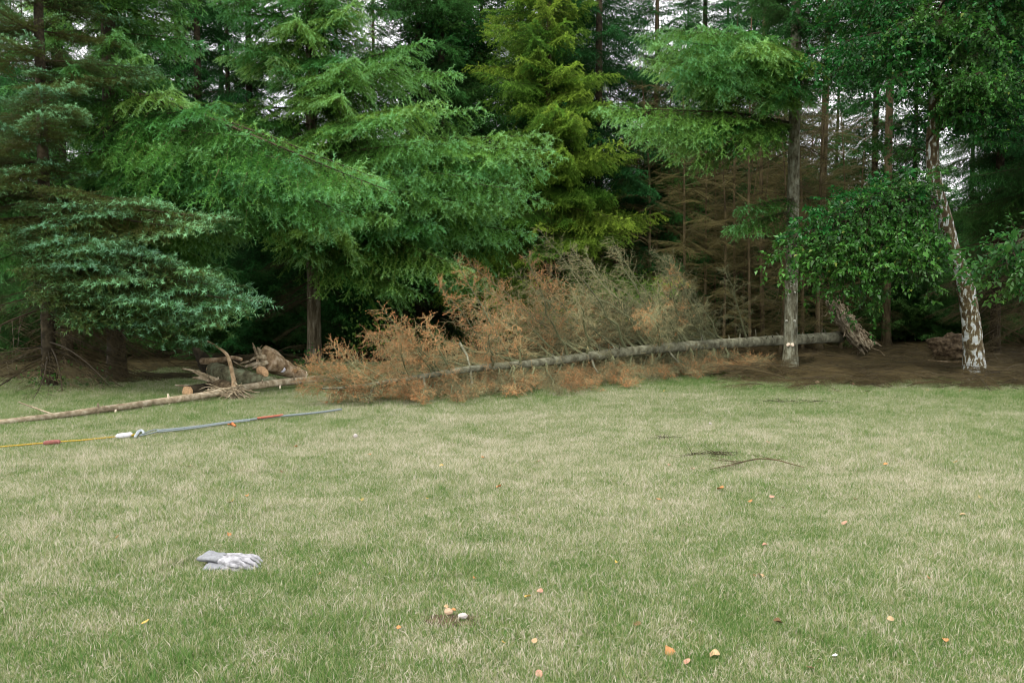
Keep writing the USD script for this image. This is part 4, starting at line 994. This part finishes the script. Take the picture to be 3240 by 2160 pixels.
# root wad straddling the pole
cw = A(738, 1250, 13.35); ow = np.array([cw[0], cw[1], 0])
tw = thing('root_wad', ow, label='pulled up tangle of grey roots leaning on the pole, with one tall bent stem', cat='root wad')
pw = str(tw.GetPath())
rod(np.array([A(742, 1245, 13.3), A(738, 1195, 13.4), A(728, 1150, 13.4), A(718, 1122, 13.4), A(692, 1100, 13.5), A(655, 1078, 13.6)]) - ow, [0.045, 0.032, 0.028, 0.024, 0.017, 0.009], 'bark_log', 'stem', pw, 9, 0.15, 3, n=24)
rod(np.array([A(730, 1238, 13.6), A(690, 1222, 13.9), A(662, 1206, 14.1)]) - ow, [0.11, 0.12, 0.05], 'soil', 'root_crown', pw, 12, 0.4, 6, n=14)
for (x0, y0, x1, y1, r) in ((690, 1215, 575, 1166, .022), (680, 1210, 605, 1172, .015), (672, 1205, 625, 1170, .014), (665, 1204, 610, 1195, .028), (700, 1210, 660, 1188, .03), (715, 1215, 690, 1192, .02), (735, 1235, 712, 1205, .02)):
    a, b = A(x0, y0, 13.9) - ow, A(x1, y1, 13.9) - ow
    rod([a, (a + b) / 2 + rng.normal(0, .02, 3), b], [r * 1.3, r, r * .5], 'root', 'root', pw, 7, 0.2, int(x1), n=8)
R_ = MB()
c0 = A(738, 1243, 13.2)
for k in range(95):
    th = rng.uniform(-0.5, PI + 0.5)
    dr = unit(np.array([math.cos(th) * 1.2, rng.uniform(-0.9, 0.2), -0.25 - 0.6 * rng.random() if k % 3 else rng.uniform(0, 0.5)]))
    ln = rng.uniform(0.16, 0.50); tt = np.linspace(0, 1, 7)[:, None]
    P_ = c0 + rng.normal(0, .05, 3) + dr * ln * tt + np.cumsum(rng.normal(0, .014, (7, 3)), 0) + np.array([0, 0, -0.08]) * tt ** 2
    P_[:, 2] = np.maximum(P_[:, 2], 0.012)
    R_.tube(P_ - ow, np.linspace(rng.uniform(.006, .018), .003, 7), 5)
put('fine_roots', R_, M['root'], pw)
# brushwood behind the log pile
Bm = MB()
for k in range(60):
    a = A(rng.uniform(640, 930), rng.uniform(1110, 1165), rng.uniform(16.5, 18)); a[2] = max(0.03, min(a[2], 0.45))
    i = int(rng.integers(0, 4)); Mx = mat4(rotz(rng.uniform(0, 6.28)) @ roty(rng.uniform(-.35, .3)), a, 0.45 * rng.uniform(.7, 1.2))
    Bm.merge(DEADB[i][1], Mx)
put('brushwood', Bm, M['twig_brown'], label='heap of dead brown branches behind the log pile', cat='brushwood', kind='stuff')
Bm = MB()
for k in range(560):
    px = rng.uniform(2280, 3300); py = rng.uniform(1105, 1236)
    a = G(px, py); a[2] = rng.uniform(0.02, 0.20)
    if inside(a[0], a[1]) > 0.4 and rng.random() < 0.85: continue
    i = int(rng.integers(0, 4)); Bm.merge(DEADB[i][1], mat4(rotz(rng.uniform(0, 6.28)) @ roty(rng.uniform(-.35, .10)) @ rotx(rng.uniform(-.6, .6)), a, rng.uniform(.28, .62)))
put('brushwood', Bm, M['twig_brown'], label='flat litter of fallen dead twigs around the knotty trunk and the birch', cat='brushwood', kind='stuff')

# mound of earth left of the birch foot
sph = trimesh.creation.icosphere(4); q = sph.vertices
c = A(3010, 1095, 18.6)
v_ = q * [0.42, 0.3, 0.26] * (1 + 0.9 * (fbm(q * 2.5, 4, 8) - 0.5))[:, None]
tm = thing('earth_mound', (c[0], c[1], 0), label='rounded grey brown root clod behind the foot of the birch', cat='root clod')
put('clod', trimesh.Trimesh(v_ + [0, 0, c[2] - 0.02], sph.faces), M['soil'], str(tm.GetPath()), smooth=60)
rod([np.array([-.5, -.1, .12]), np.array([-.1, -.32, .1]), np.array([.45, -.35, .16])], [.012, .018, .01], 'bark_log', 'stick', str(tm.GetPath()), 6)

# ------------------------------------------------------------------ pulling gear on the lawn
g0 = G(430, 1386)
gear = thing('pulling_rope', (g0[0], g0[1], 0), label='rope and sling with steel hook lying on the grass, running to the fallen tree', cat='rope')
gp = str(gear.GetPath())
def gl(pts, z=0.05):
    return np.array([G(x, y, z) for x, y in pts]) - [g0[0], g0[1], 0]
rng = np.random.default_rng(81)
rod(gl([(498, 1362), (560, 1356), (640, 1347), (730, 1334), (800, 1326), (840, 1321), (920, 1313), (1010, 1304), (1080, 1294)]), 0.013, 'sling', 'sling', gp, 8, 0.1, n=40)
rod(gl([(498, 1366), (560, 1360), (640, 1350), (720, 1338), (790, 1330)], 0.045), 0.008, 'sling', 'sling_strand', gp, 6, n=20)
lp = gl([(498, 1364), (486, 1368), (460, 1374), (442, 1378), (452, 1372), (478, 1362), (497, 1358), (500, 1364)], 0.05)
rod(lp, 0.007, 'sling', 'sling_loop', gp, 6, n=26)
rod(gl([(815, 1322), (850, 1318), (895, 1312)], 0.062), 0.012, 'tape', 'red_tape', gp, 8, n=8)
rod(gl([(722, 1342), (735, 1340), (744, 1346)], 0.05), [0.012, 0.02, 0.012], 'tag', 'orange_tag', gp, 6)
hk = [(428, 1381), (434, 1371), (440, 1364), (447, 1361), (453, 1365), (452, 1372)]
rod(gl(hk, 0.05), [0.014, 0.016, 0.017, 0.016, 0.013, 0.008], 'steel', 'hook', gp, 10, 0, n=22)
rod(gl([(427, 1374), (424, 1376), (418, 1377)], 0.05), 0.012, 'yellow_rope', 'rope_eye', gp, 8)
rod(gl([(369, 1380), (373, 1379), (400, 1376), (414, 1374), (418, 1374)], 0.055), [0.013, 0.024, 0.026, 0.025, 0.016], 'white_sleeve', 'white_sleeve', gp, 14, 0, n=20)
rod(gl([(372, 1381), (300, 1388), (262, 1392), (190, 1397), (60, 1408), (-160, 1428)], 0.03), 0.0085, 'yellow_rope', 'rope', gp, 8, 0.1, n=60)
rod(gl([(140, 1402), (144, 1401), (186, 1397), (190, 1397)], 0.045), [0.015, 0.022, 0.022, 0.015], 'red_handle', 'handle', gp, 12, 0.05, n=14)

# ------------------------------------------------------------------ two work gloves, one on the other
def glove(name, label, loc, rz, seed, scale=1.0, tilt=0.0, z=0.0):
    rg = np.random.default_rng(seed)
    t = thing(name, (loc[0], loc[1], 0), rz, label=label, cat='glove')
    bones = []
    def ball(c, r):
        return manifold3d.Manifold.sphere(r, 20).translate([float(x) for x in c])
    def bone(a, b, ra, rb):
        bones.append(manifold3d.Manifold.batch_hull([ball(a, ra), ball(b, rb)]))
    # palm: flat hull from the wrist to the knuckles
    bones.append(manifold3d.Manifold.batch_hull([ball((-0.05, -0.042, .018), .016), ball((-0.05, .042, .018), .016), ball((.045, -.046, .024), .018), ball((.045, .046, .024), .018), ball((0, 0, .034), .018)]))
    # four fingers curling down to the grass, of unequal length, and a thumb along the side
    for y, L, dz in ((-.045, .080, -.012), (-.015, .096, .004), (.015, .090, .008), (.045, .070, .002)):
        k1 = np.array([.045, y, .026]); k2 = k1 + [L * .45, y * .32, .006 + dz * .4]; k3 = k2 + [L * .38, y * .25, -.016]; k4 = k3 + [L * .22, y * .06, -.016]
        bone(k1, k2, .0125, .0115); bone(k2, k3, .0115, .0105); bone(k3, k4, .0105, .009)
    a = np.array([-.02, -.045, .018]); b = a + [.035, -.028, -.002]; c = b + [.042, -.008, -.006]
    bone(a, b, .017, .0145); bone(b, c, .0145, .011)
    m = bones[0]
    for b_ in bones[1:]: m = m + b_
    m = m.refine_to_length(0.006)
    tm = m.to_mesh(); tri = trimesh.Trimesh(tm.vert_properties[:, :3], tm.tri_verts)
    trimesh.smoothing.filter_taubin(tri, iterations=5)
    v_ = tri.vertices.copy()
    v_ += tri.vertex_normals * (0.020 * (fbm(v_ * [22, 60, 40], 3, seed) - 0.5))[:, None]
    # long gauntlet cuff: a flattened open sleeve
    s = np.linspace(0, 1, 10); th = np.linspace(0, 2 * PI, 40, endpoint=False)
    X = -0.045 - 0.115 * s
    w = .048 + .022 * s; h = .020 + .004 * np.sin(s * 9)
    ring = np.stack([np.repeat(X[:, None], 40, 1) - 0.01 * np.cos(2 * th)[None] * s[:, None], w[:, None] * np.cos(th)[None], .022 + h[:, None] * np.sin(th)[None]], -1)
    ring[..., 2] += 0.010 * (fbm(ring * [25, 50, 20], 3, seed + 3) - .5)
    inner = ring[::-1].copy(); inner[..., 1] *= .95; inner[..., 2] = .022 + (inner[..., 2] - .022) * .82
    cv = np.concatenate([ring, inner]).reshape(-1, 3)
    n_ = 20; i, j = np.meshgrid(np.arange(n_ - 1), np.arange(40), indexing='ij')
    cf = np.stack([i * 40 + j, (i + 1) * 40 + j, (i + 1) * 40 + (j + 1) % 40, i * 40 + (j + 1) % 40], -1).reshape(-1, 4)
    Rt = roty(tilt)
    for nm, vv, ff, mt in (('hand', v_, tri.faces, 'glove'), ('cuff', cv, cf, 'glove_cuff')):
        put(nm, ((vv @ Rt.T) * scale + [0, 0, z], ff), M[mt], str(t.GetPath()), smooth=50)
g = G(735, 1800)
glove('work_glove', 'lower grey work glove lying flat in the grass under the other one', g + [0.02, -0.01, 0], 6, 1, 1.0, 0.0, 0.0)
glove('work_glove', 'upper grey leather work glove lying on the other with fingers spread to the right', g + [0.0, 0.015, 0], -9, 2, 1.08, 0.07, 0.030)

# ------------------------------------------------------------------ small things on the lawn
rng = np.random.default_rng(91)
h0 = G(1425, 1965)
v_ = trimesh.creation.icosphere(3).vertices
sphf = trimesh.creation.icosphere(3).faces
hv = v_ * [0.13, 0.08, 0.012] * (1 + 1.3 * (fbm(v_ * 3, 3, 1) - .5))[:, None]
th = thing('bare_soil_patch', (h0[0], h0[1], relief(h0[0], h0[1]) + 0.012), label='small scrape of dark bare earth in the grass with two stones', cat='soil patch')
put('soil', trimesh.Trimesh(hv, sphf), M['soil'], str(th.GetPath()), smooth=True)
for (px, py, sz, mt, lab) in ((1419, 1948, (.021, .018, .017), 'stone_tan', 'round tan stone in the bare earth scrape'), (1464, 1962, (.022, .016, .014), 'stone_white', 'white stone at the right of the bare earth scrape'), (1125, 1384, (.02, .017, .022), 'stone_white', 'small pale stone in the grass in front of the fallen tree tip'), (2247, 1345, (.016, .013, .013), 'stone_white', 'tiny pale stone on the lawn in front of the fallen crown'), (2585, 1212, (.035, .025, .025), 'stone_tan', 'tan stone chip at the lawn edge between knotty trunk and birch')):
    p = G(px, py + 6)
    vv = v_ * np.array(sz) * (1 + 0.5 * (fbm(v_ * 1.7 + px, 3, 2) - .5))[:, None]
    put('stone', trimesh.Trimesh(vv + p + [0, 0, relief(p[0], p[1]) + 0.038], sphf), M[mt], smooth=40, label=lab, cat='stone')

# fallen leaves
def leaf_mesh(rng, s):
    th = np.linspace(0, 2 * PI, 14, endpoint=False)
    r = 0.5 * s * (0.78 + 0.22 * np.cos(th)) * (1 + 0.06 * rng.normal(size=14))
    x, y = r * np.cos(th), r * np.sin(th) * 0.82
    curl = rng.uniform(0.6, 2.4)
    z = curl * (y ** 2) / s + rng.uniform(-.6, .9) * x * x / s
    V = np.vstack([[0, 0, 0], np.stack([x, y, z], 1)])
    V2 = V + [0, 0, -0.0012]
    j = np.arange(14); jn = (j + 1) % 14
    F = np.vstack([np.stack([0 * j, 1 + j, 1 + jn], 1), np.stack([0 * j + 15, 16 + jn, 16 + j], 1), np.stack([1 + j, 16 + j, 1 + jn], 1), np.stack([1 + jn, 16 + j, 16 + jn], 1)])
    return np.vstack([V, V2]), F
LEAVES = [(732, 1601, .075, 'yellow'), (783, 1580, .045, 'orange'), (937, 1420, .05, 'orange'), (1168, 1446, .05, 'orange'), (1395, 1486, .05, 'yellow'), (1527, 1461, .05, 'orange'), (1576, 1556, .055, 'orange'), (1703, 1472, .05, 'orange'), (1351, 1592, .035, 'yellow'), (1148, 1594, .04, 'yellow'), (2191, 1491, .05, 'pink'), (2277, 1560, .075, 'orange'), (2373, 1599, .055, 'orange'), (2441, 1587, .055, 'pink'), (2082, 1593, .05, 'orange'), (2430, 1410, .05, 'pink'), (2117, 1478, .045, 'pink'), (2405, 1837, .055, 'tan'), (2118, 2068, .068, 'orange'), (2172, 2107, .045, 'pink'), (2265, 2085, .06, 'tan'), (2417, 1742, .04, 'pink'), (1667, 1899, .045, 'yellow'), (1706, 1881, .045, 'pink'), (1692, 2040, .04, 'tan'), (1594, 2045, .03, 'yellow'), (1703, 2143, .05, 'pink'), (461, 1985, .055, 'yellow'), (724, 1710, .045, 'orange'), (370, 1716, .04, 'orange'), (1264, 1997, .03, 'orange'), (1500, 1838, .03, 'orange'), (2670, 1672, .06, 'pink'), (2705, 1590, .05, 'tan'), (3047, 1637, .055, 'tan'), (3100, 1582, .045, 'yellow'), (3022, 1474, .05, 'yellow'), (2465, 1985, .05, 'brown'), (2018, 1985, .05, 'brown'), (2390, 1840, .03, 'brown'), (893, 1500, .05, 'brown'), (2476, 1621, .035, 'brown'), (2643, 2094, .035, 'white'), (1410, 1930, .03, 'tan'), (1437, 1942, .03, 'orange'), (2560, 2130, .05, 'tan'), (2940, 1850, .04, 'orange'), (2820, 1980, .045, 'tan'), (2990, 2040, .04, 'orange'), (600, 1480, .04, 'tan'), (1010, 1830, .03, 'orange'), (1950, 1790, .035, 'yellow'), (2800, 1480, .05, 'orange'), (2700, 1222, .06, 'pink'), (2935, 1240, .06, 'orange'), (3040, 1244, .06, 'orange'), (2100, 1245, .05, 'yellow')]
_kinds = [(c_, 'far' if y_ < 1500 else ('near' if y_ > 1780 else 'middle'), 'left part' if x_ < 1080 else ('right part' if x_ > 2160 else 'centre')) for x_, y_, s_, c_ in LEAVES]
SHARED = {k_ for k_ in _kinds if _kinds.count(k_) > 1}
WORD = dict(orange='orange', tan='tan', pink='pinkish brown', yellow='yellow', brown='dark brown', white='bleached white')
for px, py, s, col in LEAVES:
    p = G(px, py)
    V_, F_ = leaf_mesh(rng, s * 1.0)
    R = rotz(rng.uniform(0, 6.28)) @ roty(rng.uniform(-.5, .5)) @ rotx(rng.uniform(-.5, .5))
    row = 'far' if py < 1500 else ('near' if py > 1780 else 'middle'); side = 'left part' if px < 1080 else ('right part' if px > 2160 else 'centre')
    single = (col, row, side) not in SHARED
    put('fallen_leaf', (V_ @ R.T + p + [0, 0, relief(p[0], p[1]) + 0.028], F_), M['dry_leaf'][col], smooth=True, label=f'{WORD[col]} fallen birch leaf on the {row} {side} of the lawn', cat='leaf', group=None if single else f'{WORD[col]} fallen leaves on the {row} {side} of the lawn')

# thin dead branch on the lawn, and dark twig tufts
bo = G(2410, 1460)
tb = thing('fallen_twig', (bo[0], bo[1], 0), label='thin dark branch arching over the grass in front of the fallen crown', cat='branch')
pb = str(tb.GetPath())
def bl(pts): return np.array([G(x, y, z) for x, y, z in pts]) - [bo[0], bo[1], 0]
rod(bl([(2245, 1484, .03), (2290, 1474, .05), (2350, 1460, .06), (2410, 1450, .07), (2460, 1455, .07), (2500, 1466, .06), (2545, 1478, .04)]), [.003, .004, .006, .006, .006, .005, .003], 'bark_thin', 'main_stem', pb, 6, 0.1, n=20)
for a, b in (((2400, 1452, .07), (2290, 1466, .03)), ((2370, 1456, .06), (2270, 1482, .03)), ((2460, 1454, .07), (2400, 1440, .06)), ((2350, 1460, .06), (2230, 1450, .03)), ((2330, 1464, .05), (2260, 1442, .04)), ((2440, 1453, .07), (2480, 1448, .05))):
    rod(bl([a, ((a[0] + b[0]) / 2 + 3, (a[1] + b[1]) / 2 + 2, .05), b]), [.0035, .003, .002], 'bark_thin', 'side_twig', pb, 5)
for (px, py, w, lab) in ((2500, 1276, .55, 'dark scrap of dead twigs on the lawn in front of the knotty trunk'), (2262, 1445, .30, 'dark scrap of fine twigs left of the arching branch'), (2104, 1393, .12, 'small dark curled twig in the middle of the lawn')):
    p = G(px, py); mb = MB()
    n_ = 40; P0 = p + rng.normal(0, 1, (n_, 3)) * [w * .4, w * .2, 0] + [0, 0, .03]
    P1 = P0 + rng.normal(0, 1, (n_, 3)) * [.14, .08, .03]; P1[:, 2] = np.maximum(P1[:, 2], .02)
    mb.cones(P0, P1, .004, 0.1)
    put('twig_scrap', mb, M['twig_brown'], label=lab, cat='twigs')
